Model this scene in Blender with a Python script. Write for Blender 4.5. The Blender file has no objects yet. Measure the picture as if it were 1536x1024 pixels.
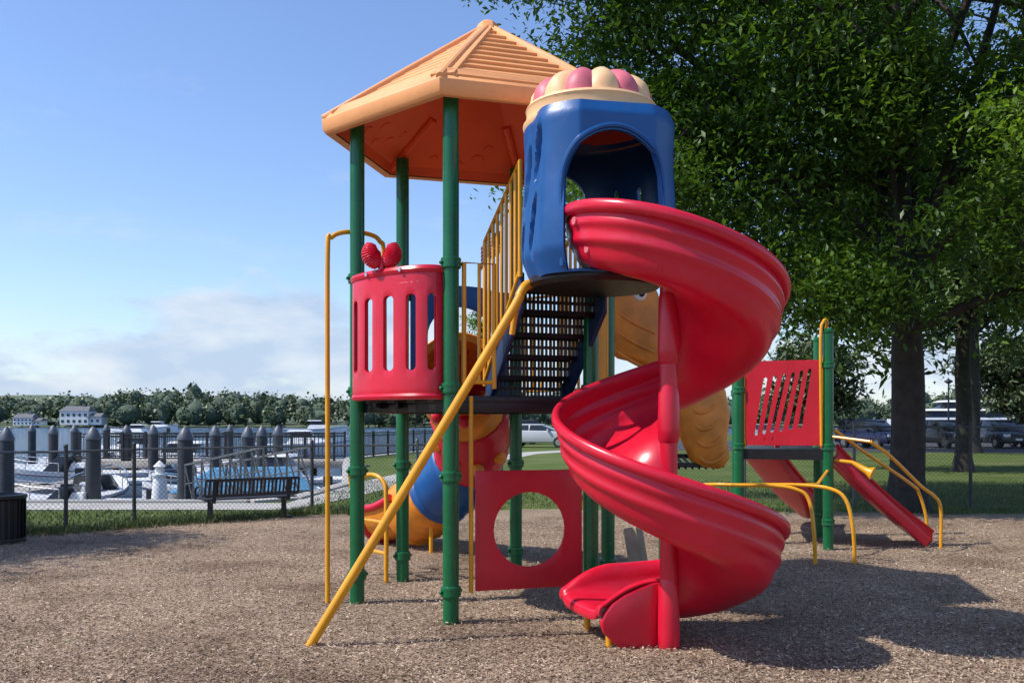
import bpy, math, random
import numpy as np
from mathutils import Vector, Matrix, noise as mnoise
random.seed(7); rng=np.random.default_rng(7)
D=bpy.data; S=bpy.context.scene
V=Vector
# ------------------------------------------------------------------ helpers
def empty(name, loc=(0,0,0)):
    o=D.objects.new(name,None); o.location=loc; o.empty_display_size=.3
    S.collection.objects.link(o); return o
def attach(o,parent):
    if parent is not None:
        o.parent=parent; o.matrix_parent_inverse=Matrix.Translation(-V(parent.location))
def np_mesh(name,verts,faces,mats,parent=None,smooth=False,idx=None):
    verts=np.asarray(verts,dtype=np.float32); faces=np.asarray(faces,dtype=np.int32)
    k=faces.shape[1]; n=faces.shape[0]
    me=D.meshes.new(name); me.vertices.add(len(verts)); me.vertices.foreach_set("co",verts.ravel())
    me.loops.add(n*k); me.loops.foreach_set("vertex_index",faces.ravel())
    me.polygons.add(n); me.polygons.foreach_set("loop_start",np.arange(0,n*k,k,dtype=np.int32))
    me.update(calc_edges=True); me.validate()
    for m in mats: me.materials.append(m)
    if idx is not None: me.polygons.foreach_set("material_index",np.asarray(idx,dtype=np.int32))
    me.polygons.foreach_set("use_smooth",np.full(len(me.polygons),smooth))
    o=D.objects.new(name,me); S.collection.objects.link(o); attach(o,parent); return o
def cr(pts,n=6):
    pts=[V(p) for p in pts]; out=[]
    P=[pts[0]*2-pts[1]]+pts+[pts[-1]*2-pts[-2]]
    for i in range(1,len(P)-2):
        a,b,c,d=P[i-1],P[i],P[i+1],P[i+2]
        for k in range(n):
            t=k/n
            out.append(.5*((2*b)+(c-a)*t+(2*a-5*b+4*c-d)*t*t+(3*b-a-3*c+d)*t**3))
    out.append(pts[-1]); return out
class MB:
    def __init__(s): s.v=[];s.f=[];s.m=[]
    def add(s,vs,fs,m=0):
        o=len(s.v); s.v+= [tuple(p) for p in vs]
        for f in fs: s.f.append([i+o for i in f]); s.m.append(m)
        return s
    def box(s,c,size,rz=0,m=0,M=None):
        x,y,z=[k/2 for k in size]
        vs=[V((a*x,b*y,d*z)) for d in(-1,1) for a,b in((-1,-1),(1,-1),(1,1),(-1,1))]
        R=(M if M is not None else Matrix.Rotation(rz,3,'Z'))
        vs=[R@p+V(c) for p in vs]
        return s.add(vs,[(3,2,1,0),(4,5,6,7),(0,1,5,4),(1,2,6,5),(2,3,7,6),(3,0,4,7)],m)
    def bar(s,p0,p1,w,h,m=0):
        p0=V(p0);p1=V(p1);d=(p1-p0);L=d.length;d.normalize()
        up=V((0,0,1)) if abs(d.z)<.95 else V((0,1,0))
        y=up.cross(d).normalized(); z=d.cross(y)
        M=Matrix((d,y,z)).transposed()
        return s.box((p0+p1)/2,(L,w,h),M=M,m=m)
    def tube(s,pts,r,seg=10,m=0,caps=True):
        pts=[V(p) for p in pts]; n=len(pts)
        R=r if isinstance(r,(list,tuple)) else [r]*n
        T=[]
        for i in range(n):
            t=(pts[min(i+1,n-1)]-pts[max(i-1,0)]); T.append(t.normalized())
        u=T[0].orthogonal().normalized(); vs=[]
        for i in range(n):
            u=(u-T[i]*u.dot(T[i])).normalized(); w=T[i].cross(u)
            for k in range(seg):
                a=2*math.pi*k/seg; vs.append(pts[i]+(u*math.cos(a)+w*math.sin(a))*R[i])
        fs=[]
        for i in range(n-1):
            for k in range(seg):
                k2=(k+1)%seg; fs.append((i*seg+k,i*seg+k2,(i+1)*seg+k2,(i+1)*seg+k))
        if caps: fs.append(tuple(range(seg))[::-1]); fs.append(tuple((n-1)*seg+k for k in range(seg)))
        return s.add(vs,fs,m)
    def cyl(s,p0,p1,r0,r1=None,seg=16,m=0): return s.tube([p0,p1],[r0,r0 if r1 is None else r1],seg,m)
    def lathe(s,c,prof,seg=20,m=0):
        c=V(c); vs=[];fs=[];n=len(prof)
        for r,z in prof:
            for k in range(seg):
                a=2*math.pi*k/seg; vs.append(c+V((r*math.cos(a),r*math.sin(a),z)))
        for i in range(n-1):
            for k in range(seg):
                k2=(k+1)%seg; fs.append((i*seg+k,i*seg+k2,(i+1)*seg+k2,(i+1)*seg+k))
        return s.add(vs,fs,m)
    def ball(s,c,r,m=0,seg=12,sc=(1,1,1)):
        prof=[]; c=V(c); vs=[];fs=[];n=8
        for i in range(n+1):
            a=-math.pi/2+math.pi*i/n
            for k in range(seg):
                b=2*math.pi*k/seg
                vs.append(c+V((r*sc[0]*math.cos(a)*math.cos(b),r*sc[1]*math.cos(a)*math.sin(b),r*sc[2]*math.sin(a))))
        for i in range(n):
            for k in range(seg):
                k2=(k+1)%seg; fs.append((i*seg+k,i*seg+k2,(i+1)*seg+k2,(i+1)*seg+k))
        return s.add(vs,fs,m)
    def prism(s,poly,fn,t,m=0):
        n=len(poly); vs=[fn(a,b,-t/2) for a,b in poly]+[fn(a,b,t/2) for a,b in poly]
        fs=[tuple(range(n))[::-1],tuple(range(n,2*n))]+[(i,(i+1)%n,(i+1)%n+n,i+n) for i in range(n)]
        return s.add(vs,fs,m)
    def build(s,name,mats,parent=None,smooth=True,ang=38,solid=0,bevel=0,sub=0,off=0,weld=False):
        me=D.meshes.new(name); me.from_pydata(s.v,[],s.f); 
        for m in mats: me.materials.append(m)
        me.polygons.foreach_set("material_index",s.m)
        me.update()
        o=D.objects.new(name,me); S.collection.objects.link(o); attach(o,parent)
        if weld:
            w=o.modifiers.new("w",'WELD'); w.merge_threshold=.0008
        if sub:
            q=o.modifiers.new("s",'SUBSURF'); q.levels=sub; q.render_levels=sub
        if solid:
            q=o.modifiers.new("s2",'SOLIDIFY'); q.thickness=solid; q.offset=off
        if bevel:
            q=o.modifiers.new("b",'BEVEL'); q.width=bevel; q.segments=2; q.limit_method='ANGLE'; q.angle_limit=math.radians(40)
        if weld or sub or solid or bevel:
            dg=bpy.context.evaluated_depsgraph_get(); me2=D.meshes.new_from_object(o.evaluated_get(dg))
            o.modifiers.clear(); o.data=me2; me=me2
        me.polygons.foreach_set("use_smooth",[smooth]*len(me.polygons))
        if smooth: me.set_sharp_from_angle(angle=math.radians(ang))
        return o
def holed(mb,cols,pos,nb=3,nm=6,nt=3,m=0):
    rows=[]
    for (u,z0,zl,zh,z1,h) in cols:
        zs=[z0+(zl-z0)*i/nb for i in range(nb)]+[zl+(zh-zl)*i/nm for i in range(nm)]+[zh+(z1-zh)*i/nt for i in range(nt+1)]
        rows.append([pos(u,z) for z in zs])
    nr=len(rows[0]); vs=[p for r in rows for p in r]; fs=[]
    for i in range(len(rows)-1):
        hole=cols[i][5] and cols[i+1][5]
        for j in range(nr-1):
            if hole and nb<=j<nb+nm: continue
            a=i*nr+j; q=(a,a+nr,a+nr+1,a+1)
            if (V(vs[q[0]])-V(vs[q[3]])).length<1e-6 and (V(vs[q[1]])-V(vs[q[2]])).length<1e-6: continue
            fs.append(q)
    mb.add(vs,fs,m)
def slotcols(W,H0,H1,slots,solidstep=.04):
    cols=[];prev=0
    def solid(a,b,zl,zh):
        n=max(1,int((b-a)/solidstep))
        for i in range(n): cols.append((a+(b-a)*i/n,H0,zl,zh,H1,False))
    for (uc,w,zl,zh) in slots:
        r=w/2
        solid(prev,uc-r,zl+r,zh-r)
        n=14
        for i in range(n+1):
            d=-r*math.cos(math.pi*i/n); k=math.sqrt(max(0,r*r-d*d))
            cols.append((uc+d,H0,zl+r-k,zh-r+k,H1,True))
        prev=uc+r+1e-5
        last=(zl+r,zh-r)
    n=max(1,int((W-prev)/solidstep))
    for i in range(n+1): cols.append((prev+(W-prev)*i/n,H0,last[0],last[1],H1,False))
    return cols
# ------------------------------------------------------------------ materials
def nodes(name):
    m=D.materials.new(name); m.use_nodes=True; nt=m.node_tree
    return m,nt,nt.nodes["Principled BSDF"]
def ramp(nt,fac,stops):
    r=nt.nodes.new("ShaderNodeValToRGB"); e=r.color_ramp.elements
    while len(e)<len(stops): e.new(.5)
    for i,(p,c) in enumerate(stops): e[i].position=p; e[i].color=(*c,1)
    nt.links.new(fac,r.inputs[0]); return r.outputs[0]
def tex(nt,kind,scale,detail=4,vec=None,**kw):
    n=nt.nodes.new(kind); n.inputs["Scale"].default_value=scale
    if "Detail" in n.inputs: n.inputs["Detail"].default_value=detail
    if vec is not None: nt.links.new(vec,n.inputs["Vector"])
    return n
def geopos(nt): return nt.nodes.new("ShaderNodeNewGeometry").outputs["Position"]
def mul(c,k): return tuple(min(1,x*k) for x in c)
def surf(name,c,rough=.5,var=.15,scale=3,bump=.0,bscale=60,metal=0,spec=.5,dirt=0,coat=0,c2=None):
    m,nt,b=nodes(name); p=geopos(nt)
    n=tex(nt,"ShaderNodeTexNoise",scale,4,p)
    col=ramp(nt,n.outputs[0],[(.3,mul(c,1-var)),(.7,c2 or mul(c,1+var))])
    if dirt:
        n3=tex(nt,"ShaderNodeTexNoise",scale*7,6,p)
        f=nt.nodes.new("ShaderNodeMapRange"); f.inputs[1].default_value=.5; f.inputs[2].default_value=.75; f.inputs[4].default_value=dirt
        nt.links.new(n3.outputs[0],f.inputs[0])
        mx=nt.nodes.new("ShaderNodeMix"); mx.data_type='RGBA'; nt.links.new(f.outputs[0],mx.inputs[0])
        nt.links.new(col,mx.inputs[6]); mx.inputs[7].default_value=(*[x*.6+.07 for x in c],1); col=mx.outputs[2]
    nt.links.new(col,b.inputs["Base Color"])
    n2=tex(nt,"ShaderNodeTexNoise",scale*4,4,p)
    mr=nt.nodes.new("ShaderNodeMapRange"); mr.inputs[3].default_value=rough*.75; mr.inputs[4].default_value=min(1,rough*1.3)
    nt.links.new(n2.outputs[0],mr.inputs[0]); nt.links.new(mr.outputs[0],b.inputs["Roughness"])
    b.inputs["Metallic"].default_value=metal; b.inputs["Specular IOR Level"].default_value=spec
    if bump:
        n4=tex(nt,"ShaderNodeTexNoise",bscale,3,p); bp=nt.nodes.new("ShaderNodeBump"); bp.inputs["Strength"].default_value=bump; bp.inputs["Distance"].default_value=.01
        nt.links.new(n4.outputs[0],bp.inputs["Height"]); nt.links.new(bp.outputs[0],b.inputs["Normal"])
    return m
RED=surf("red_plastic",(.62,.008,.032),.30,.12,2.2,.05,40,dirt=.14)
REDD=surf("red_painted",(.55,.010,.024),.4,.12,2.5,.05,60,dirt=.12)
GREEN=surf("green_paint",(.004,.12,.038),.26,.15,3,.03,60,dirt=.08)
YEL=surf("yellow_paint",(.78,.34,.010),.32,.12,4,.03,60,dirt=.16)
BLUE=surf("blue_plastic",(.006,.08,.27),.36,.15,2.5,.06,50,dirt=.12)
NAVY=surf("navy_plastic",(.01,.03,.10),.45,.15,2.5,.05,50,dirt=.2)
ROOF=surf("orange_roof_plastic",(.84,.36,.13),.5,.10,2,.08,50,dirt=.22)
ROOFU=surf("orange_underside_glow_tint",(.85,.11,.028),.5,.10,2,.05,50)  # same plastic as the roof; light glowing through it is put into this redder colour
ORG=surf("orange_plastic",(.76,.25,.018),.4,.25,5,.1,30,dirt=.2)
PEACH=surf("peach_plastic",(.84,.50,.25),.5,.08,3,.05,50,dirt=.25)
PINK=surf("pink_plastic",(.62,.13,.17),.5,.12,3,.05,50,dirt=.25)
BLACK=surf("black_coated_metal",(.010,.010,.012),.4,.2,5,.05,80)
BLACKM=surf("black_iron",(.018,.018,.02),.5,.2,5)
GALV=surf("galvanised_steel",(.14,.145,.145),.5,.15,8,metal=.5)
WIRE=surf("fence_wire",(.07,.075,.075),.55,.15,8,metal=.4)
CONC=surf("concrete",(.42,.40,.36),.85,.15,1.2,.3,60,dirt=.3)
PILE=surf("dark_piling_timber",(.03,.034,.04),.6,.3,4,.3,20)
PCAP=surf("piling_cap",(.09,.10,.12),.45,.2,4)
WHITE=surf("white_gelcoat",(.78,.78,.77),.3,.06,1,dirt=.1)
GLASS=surf("dark_glass",(.02,.025,.03),.08,.1,2)
CANVAS=surf("blue_canvas",(.10,.30,.50),.7,.15,3)
DOCK=surf("dock_boards",(.36,.33,.29),.8,.2,3,.3,40)
ASPH=surf("asphalt",(.055,.055,.058),.9,.2,1,.3,80)
TIRE=surf("tyre_rubber",(.02,.02,.02),.8,.1,5)
CHROME=surf("bright_metal",(.6,.6,.6),.2,.05,5,metal=1)
TAN=surf("tan_plastic",(.38,.28,.19),.6,.2,6,.1,40,dirt=.3)
SIDING=surf("white_siding",(.75,.75,.72),.7,.05,1)
SHINGLE=surf("grey_shingle",(.14,.14,.15),.9,.2,1)
BARK=surf("bark",(.032,.025,.019),.9,.45,7,1.0,22)
def leafmat(name,c1,c2,trans=.35):
    m,nt,b=nodes(name)
    g=nt.nodes.new("ShaderNodeNewGeometry")
    col=ramp(nt,g.outputs["Random Per Island"],[(0,c1),(1,c2)])
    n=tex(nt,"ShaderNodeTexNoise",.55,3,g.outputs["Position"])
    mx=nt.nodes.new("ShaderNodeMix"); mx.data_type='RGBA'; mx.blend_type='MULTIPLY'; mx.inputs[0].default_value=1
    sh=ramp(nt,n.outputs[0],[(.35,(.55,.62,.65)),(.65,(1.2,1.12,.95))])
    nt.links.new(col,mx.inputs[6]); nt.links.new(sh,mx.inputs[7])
    b.inputs["Roughness"].default_value=.42; b.inputs["Specular IOR Level"].default_value=.35
    nt.links.new(mx.outputs[2],b.inputs["Base Color"])
    if trans<=0: return m
    t=nt.nodes.new("ShaderNodeBsdfTranslucent")
    mx2=nt.nodes.new("ShaderNodeMix"); mx2.data_type='RGBA'; mx2.blend_type='MULTIPLY'; mx2.inputs[0].default_value=1
    nt.links.new(mx.outputs[2],mx2.inputs[6]); mx2.inputs[7].default_value=(1.9,2.0,.6,1); nt.links.new(mx2.outputs[2],t.inputs[0])
    ms=nt.nodes.new("ShaderNodeMixShader"); ms.inputs[0].default_value=trans
    nt.links.new(b.outputs[0],ms.inputs[1]); nt.links.new(t.outputs[0],ms.inputs[2])
    nt.links.new(ms.outputs[0],nt.nodes["Material Output"].inputs[0]); return m
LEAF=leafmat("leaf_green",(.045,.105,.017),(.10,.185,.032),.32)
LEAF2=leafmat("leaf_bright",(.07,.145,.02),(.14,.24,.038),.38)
LEAFB=leafmat("leaf_background",(.045,.09,.02),(.09,.15,.035),0)
LEAFF=leafmat("leaf_far_hazed",(.07,.105,.05),(.13,.165,.075),0)  # distance haze is mixed into the leaf colour: lighter and bluer
GRASSB=leafmat("grass_blades",(.07,.11,.028),(.16,.19,.065),0)
def mulch():
    m,nt,b=nodes("wood_chip_mulch"); p=geopos(nt)
    mp=nt.nodes.new("ShaderNodeMapping"); mp.inputs["Scale"].default_value=(1,1.6,1); nt.links.new(p,mp.inputs[0])
    n0=tex(nt,"ShaderNodeTexNoise",6,3,mp.outputs[0])
    v=tex(nt,"ShaderNodeTexVoronoi",75,0,mp.outputs[0])
    ad=nt.nodes.new("ShaderNodeVectorMath"); ad.operation='ADD'
    sc=nt.nodes.new("ShaderNodeVectorMath"); sc.operation='SCALE'; sc.inputs[3].default_value=.12
    nt.links.new(n0.outputs[1],sc.inputs[0]); nt.links.new(sc.outputs[0],ad.inputs[0]); nt.links.new(mp.outputs[0],ad.inputs[1]); nt.links.new(ad.outputs[0],v.inputs["Vector"])
    bw=nt.nodes.new("ShaderNodeSeparateColor"); nt.links.new(v.outputs["Color"],bw.inputs[0])
    col=ramp(nt,bw.outputs[0],[(0,(.11,.072,.047)),(.35,(.24,.168,.115)),(.7,(.38,.285,.205)),(1,(.54,.43,.33))])
    big=tex(nt,"ShaderNodeTexNoise",.8,7,p)
    sh=ramp(nt,big.outputs[0],[(.32,(.62,.58,.55)),(.5,(.95,.93,.9)),(.7,(1.15,1.13,1.1))])
    mx=nt.nodes.new("ShaderNodeMix"); mx.data_type='RGBA'; mx.blend_type='MULTIPLY'; mx.inputs[0].default_value=1
    nt.links.new(col,mx.inputs[6]); nt.links.new(sh,mx.inputs[7]); nt.links.new(mx.outputs[2],b.inputs["Base Color"])
    b.inputs["Roughness"].default_value=.95; b.inputs["Specular IOR Level"].default_value=.15
    bp=nt.nodes.new("ShaderNodeBump"); bp.inputs["Strength"].default_value=.7; bp.inputs["Distance"].default_value=.015
    nt.links.new(bw.outputs[1],bp.inputs["Height"]); nt.links.new(bp.outputs[0],b.inputs["Normal"]); return m
MULCH=mulch()
def chipmat():
    m,nt,b=nodes("wood_chips"); g=nt.nodes.new("ShaderNodeNewGeometry")
    col=ramp(nt,g.outputs["Random Per Island"],[(0,(.11,.068,.043)),(.3,(.26,.175,.118)),(.75,(.43,.315,.225)),(1,(.64,.51,.39))])
    big=tex(nt,"ShaderNodeTexNoise",.8,7,g.outputs["Position"])
    sh=ramp(nt,big.outputs[0],[(.32,(.62,.58,.55)),(.5,(.95,.93,.9)),(.7,(1.15,1.13,1.1))])
    mx=nt.nodes.new("ShaderNodeMix"); mx.data_type='RGBA'; mx.blend_type='MULTIPLY'; mx.inputs[0].default_value=1
    nt.links.new(col,mx.inputs[6]); nt.links.new(sh,mx.inputs[7]); nt.links.new(mx.outputs[2],b.inputs["Base Color"])
    b.inputs["Roughness"].default_value=.9; b.inputs["Specular IOR Level"].default_value=.2; return m
CHIP=chipmat()
def grassm():
    m,nt,b=nodes("lawn_grass"); p=geopos(nt)
    a=tex(nt,"ShaderNodeTexNoise",.35,6,p); c=tex(nt,"ShaderNodeTexNoise",30,5,p)
    c1=ramp(nt,a.outputs[0],[(.3,(.08,.125,.03)),(.55,(.125,.165,.045)),(.75,(.19,.19,.085))])
    c2=ramp(nt,c.outputs[0],[(.3,(.6,.6,.6)),(.7,(1.25,1.25,1.2))])
    mx=nt.nodes.new("ShaderNodeMix"); mx.data_type='RGBA'; mx.blend_type='MULTIPLY'; mx.inputs[0].default_value=1
    nt.links.new(c1,mx.inputs[6]); nt.links.new(c2,mx.inputs[7]); nt.links.new(mx.outputs[2],b.inputs["Base Color"])
    b.inputs["Roughness"].default_value=.9; b.inputs["Specular IOR Level"].default_value=.1
    bp=nt.nodes.new("ShaderNodeBump"); bp.inputs["Strength"].default_value=.8; bp.inputs["Distance"].default_value=.05
    nt.links.new(c.outputs[0],bp.inputs["Height"]); nt.links.new(bp.outputs[0],b.inputs["Normal"]); return m
GRASS=grassm()
def waterm():
    m,nt,b=nodes("river_water"); p=geopos(nt)
    mp=nt.nodes.new("ShaderNodeMapping"); mp.inputs["Scale"].default_value=(.6,1.5,1); nt.links.new(p,mp.inputs[0])
    a=tex(nt,"ShaderNodeTexNoise",2.2,6,mp.outputs[0])
    bp=nt.nodes.new("ShaderNodeBump"); bp.inputs["Strength"].default_value=1.0; bp.inputs["Distance"].default_value=.9
    nt.links.new(a.outputs[0],bp.inputs["Height"]); nt.links.new(bp.outputs[0],b.inputs["Normal"])
    b.inputs["Base Color"].default_value=(.03,.09,.17,1); b.inputs["Roughness"].default_value=.12; b.inputs["Specular IOR Level"].default_value=.4; return m
WATER=waterm()
# ------------------------------------------------------------------ camera, light, world
cam=D.cameras.new("camera"); co=D.objects.new("camera",cam); S.collection.objects.link(co)
co.location=(0,0,1.6); co.rotation_euler=(math.radians(90),0,0)
cam.sensor_width=36; cam.lens=1400/1536*36; cam.shift_y=120/1536; cam.clip_end=5000; cam.clip_start=.05
S.camera=co
EL=math.radians(50); AZ=math.radians(13)
tosun=V((-math.cos(AZ)*math.cos(EL),-math.sin(AZ)*math.cos(EL),math.sin(EL)))
sl=D.lights.new("sun",'SUN'); sl.energy=5.0; sl.angle=math.radians(.53); sl.color=(1,.955,.88)
so=D.objects.new("sun",sl); S.collection.objects.link(so); so.rotation_euler=tosun.to_track_quat('Z','Y').to_euler(); so.location=(-20,-5,30)
w=D.worlds.new("World"); S.world=w; w.use_nodes=True; nt=w.node_tree
bg=nt.nodes["Background"]; sky=nt.nodes.new("ShaderNodeTexSky"); sky.sky_type='NISHITA'; sky.sun_disc=False
sky.sun_elevation=EL; sky.sun_rotation=math.atan2(tosun.x,tosun.y); sky.air_density=1.1; sky.dust_density=.5; sky.ozone_density=2.2
gm=nt.nodes.new("ShaderNodeMix"); gm.data_type='RGBA'; gm.blend_type='MULTIPLY'; gm.inputs[0].default_value=1; gm.inputs[7].default_value=(1.22,1.30,1.55,1)
nt.links.new(sky.outputs[0],gm.inputs[6]); nt.links.new(gm.outputs[2],bg.inputs[0]); bg.inputs[1].default_value=.13
tc=nt.nodes.new("ShaderNodeTexCoord"); sep=nt.nodes.new("ShaderNodeSeparateXYZ"); nt.links.new(tc.outputs["Generated"],sep.inputs[0])
mp=nt.nodes.new("ShaderNodeMapping"); mp.inputs["Scale"].default_value=(1,1,2.6); mp.inputs["Location"].default_value=(.35,.1,.2); nt.links.new(tc.outputs["Generated"],mp.inputs[0])
n1=nt.nodes.new("ShaderNodeTexNoise"); n1.inputs["Scale"].default_value=4.2; n1.inputs["Detail"].default_value=10; n1.inputs["Roughness"].default_value=.56; nt.links.new(mp.outputs[0],n1.inputs["Vector"])
def mr(inp,a,b,c,d,smooth=True):
    n=nt.nodes.new("ShaderNodeMapRange"); n.interpolation_type='SMOOTHSTEP' if smooth else 'LINEAR'
    n.inputs[1].default_value=a;n.inputs[2].default_value=b;n.inputs[3].default_value=c;n.inputs[4].default_value=d
    nt.links.new(inp,n.inputs[0]); return n.outputs[0]
def mt(op,a,b):
    n=nt.nodes.new("ShaderNodeMath"); n.operation=op
    for i,x in enumerate((a,b)):
        if isinstance(x,(int,float)): n.inputs[i].default_value=x
        else: nt.links.new(x,n.inputs[i])
    return n.outputs[0]
band=mr(sep.outputs[2],.06,.16,.13,-.14)
cl=mt('ADD',n1.outputs[0],band)
mask=mr(cl,.52,.64,0,.9)
haze=mr(sep.outputs[2],0,.14,.30,0)
wisp=mt('MULTIPLY',mr(n1.outputs[0],.56,.76,0,.55),mr(sep.outputs[2],.15,.2,0,1))
mask=mt('MAXIMUM',mt('MAXIMUM',mask,wisp),haze)
# cloud body shading: soft grey-blue bases to white tops from a second noise
n2=nt.nodes.new("ShaderNodeTexNoise"); n2.inputs["Scale"].default_value=9; n2.inputs["Detail"].default_value=8; nt.links.new(mp.outputs[0],n2.inputs["Vector"])
cc_=nt.nodes.new("ShaderNodeValToRGB"); cc_.color_ramp.elements[0].position=.38; cc_.color_ramp.elements[0].color=(.52,.66,.86,1); cc_.color_ramp.elements[1].position=.62; cc_.color_ramp.elements[1].color=(.80,.87,.96,1)
nt.links.new(n2.outputs[0],cc_.inputs[0])
bg2=nt.nodes.new("ShaderNodeBackground"); nt.links.new(cc_.outputs[0],bg2.inputs[0]); bg2.inputs[1].default_value=1.0
mxs=nt.nodes.new("ShaderNodeMixShader"); nt.links.new(mask,mxs.inputs[0]); nt.links.new(bg.outputs[0],mxs.inputs[1]); nt.links.new(bg2.outputs[0],mxs.inputs[2])
nt.links.new(mxs.outputs[0],nt.nodes["World Output"].inputs[0])
S.view_settings.view_transform='Standard'; S.view_settings.look='None'; S.view_settings.exposure=0
# ================================================================== MAIN PLAY TOWER
T=empty("playground_tower",(-.22,8.47,0))
C0=V((-.22,8.47,0)); HR=1.18
def hexp(i,R,z=0):
    a=math.radians(197.3+60*i); return C0+V((math.cos(a)*R,math.sin(a)*R,z))
A,B,C,Dd,E,F=[hexp(i,HR) for i in range(6)]
for nm,p in zip("abcdef",(A,B,C,Dd,E,F)):
    mb=MB(); mb.cyl(p+V((0,0,-.05)),p+V((0,0,4.2)),.0635,seg=24)
    for z in (.27,1.17,1.86,2.84):
        mb.lathe(p+V((0,0,z)),[(.064,-.045),(.078,-.04),(.082,-.02),(.076,0),(.082,.02),(.078,.04),(.064,.045)],20)
        for a in (.6,3.7):
            mb.ball(p+V((math.cos(a)*.088,math.sin(a)*.088,z)),.016)
    mb.build("post_"+nm,[GREEN],T)
mb=MB(); poly=[(hexp(i,HR-.02).x,hexp(i,HR-.02).y) for i in range(6)]
mb.prism(poly,lambda a,b,t:V((a,b,1.775+t)),.05)
for i in range(6):
    mb.bar(hexp(i,HR-.06,1.74),hexp(i+1,HR-.06,1.74),.05,.13)
for k in range(-5,6):
    mb.bar(C0+V((k*.18,-.85,1.735)),C0+V((k*.18,.85,1.735)),.02,.05)
mb.build("deck",[BLACK],T,bevel=.004)
# roof
RR=1.44; zb,zt,zp=4.09,4.22,5.18
mb=MB(); P=C0+V((0,0,zp))
for i in range(6):
    e0,e1=hexp(i,RR,zt),hexp(i+1,RR,zt)
    nrm=(e1-e0).cross(P-e0).normalized()
    if nrm.z<0: nrm=-nrm
    n=11
    dep=.026 if i%2==1 else .008
    for k in range(n):
        t0=k/n*.95; t1=(k+1)/n*.95
        a0=e0.lerp(P,t0)+nrm*dep; a1=e1.lerp(P,t0)+nrm*dep
        b0=e0.lerp(P,t1); b1=e1.lerp(P,t1)
        c0=e0.lerp(P,t0); c1=e1.lerp(P,t0)
        mb.add([a0,a1,b1,b0],[(0,1,2,3)]); mb.add([c0,c1,a1,a0],[(0,1,2,3)])
    o0,o1=hexp(i,RR+.035,zb+.01),hexp(i+1,RR+.035,zb+.01)
    m0,m1=hexp(i,RR+.045,zt-.03),hexp(i+1,RR+.045,zt-.03)
    l0,l1=hexp(i,RR+.01,zb-.02),hexp(i+1,RR+.01,zb-.02)
    i0,i1=hexp(i,RR-.07,zb-.01),hexp(i+1,RR-.07,zb-.01)
    q0,q1=e0.lerp(P,.06)+nrm*.035,e1.lerp(P,.06)+nrm*.035
    mb.add([q0,q1,m1,m0,o1,o0,l1,l0,i1,i0],[(0,1,2,3),(3,2,4,5),(5,4,6,7),(7,6,8,9)])
    for (ea,eb) in ((e0,e1),(e1,e0)):
        s0_=ea.lerp(eb,.055)+nrm*.006; s1_=P.lerp(ea.lerp(eb,.5),.06)+nrm*.006
        mb.bar(s0_,s1_,.05,.05)
    mb.tube([hexp(i,RR+.03,zt-.02),e0.lerp(P,.5)+V((0,0,.012)),P+V((0,0,.0))],[.036,.034,.04],8)
mb.lathe(P,[(.0,.05),(.05,.045),(.09,.02),(.11,-.04)],6)
mb.build("roof_top",[ROOF],T,bevel=.008,weld=True)
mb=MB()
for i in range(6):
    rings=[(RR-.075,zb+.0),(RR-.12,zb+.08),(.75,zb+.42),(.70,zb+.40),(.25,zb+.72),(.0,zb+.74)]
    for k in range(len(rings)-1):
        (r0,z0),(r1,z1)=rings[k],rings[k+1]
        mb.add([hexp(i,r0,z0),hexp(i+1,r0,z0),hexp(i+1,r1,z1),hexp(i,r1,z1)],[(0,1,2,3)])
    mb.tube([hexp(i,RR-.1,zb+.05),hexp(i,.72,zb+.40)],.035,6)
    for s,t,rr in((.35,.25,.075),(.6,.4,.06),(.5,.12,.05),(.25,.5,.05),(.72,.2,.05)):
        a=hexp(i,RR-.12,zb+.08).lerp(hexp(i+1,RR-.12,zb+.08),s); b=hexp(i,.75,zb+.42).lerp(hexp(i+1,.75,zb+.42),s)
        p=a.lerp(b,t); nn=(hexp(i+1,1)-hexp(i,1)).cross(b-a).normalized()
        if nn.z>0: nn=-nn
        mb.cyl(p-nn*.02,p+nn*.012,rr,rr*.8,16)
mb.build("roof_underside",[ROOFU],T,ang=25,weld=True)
# barrel panel A-B
out=V((-(A.y-B.y),(A.x-B.x),0)).normalized()
if out.dot(A-C0)<0: out=-out
def arcpos(u,z,Wd=1.0,k=0.0):
    s=u/Wd; ang=math.pi*(s-.5)
    side=math.sin(ang*.98)*.5/math.sin(math.pi*.49)+.5
    a=A.lerp(B,.095+.86*side)+out*(.04+.22*math.cos(ang)**.75 if math.cos(ang)>0 else .04)
    a.z=z; return a
mb=MB(); sl_=[(.10+.16*i,.072,2.0,2.60) for i in range(6)]
holed(mb,slotcols(1.0,1.79,2.80,sl_),arcpos)
mb.build("barrel_panel",[RED],T,solid=.035,bevel=.008,weld=True,off=0)
mb=MB(); 
for z,r in((2.79,.035),(1.80,.028),(2.69,.018)):
    mb.tube([arcpos(u/24,z) for u in range(25)],r,8)
for i in range(7):
    mb.tube([arcpos(min(.985,max(.015,.02+.16*i)),1.86),arcpos(min(.985,max(.015,.02+.16*i)),2.66)],.012,6)
mb.build("barrel_rims",[RED],T)
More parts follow.
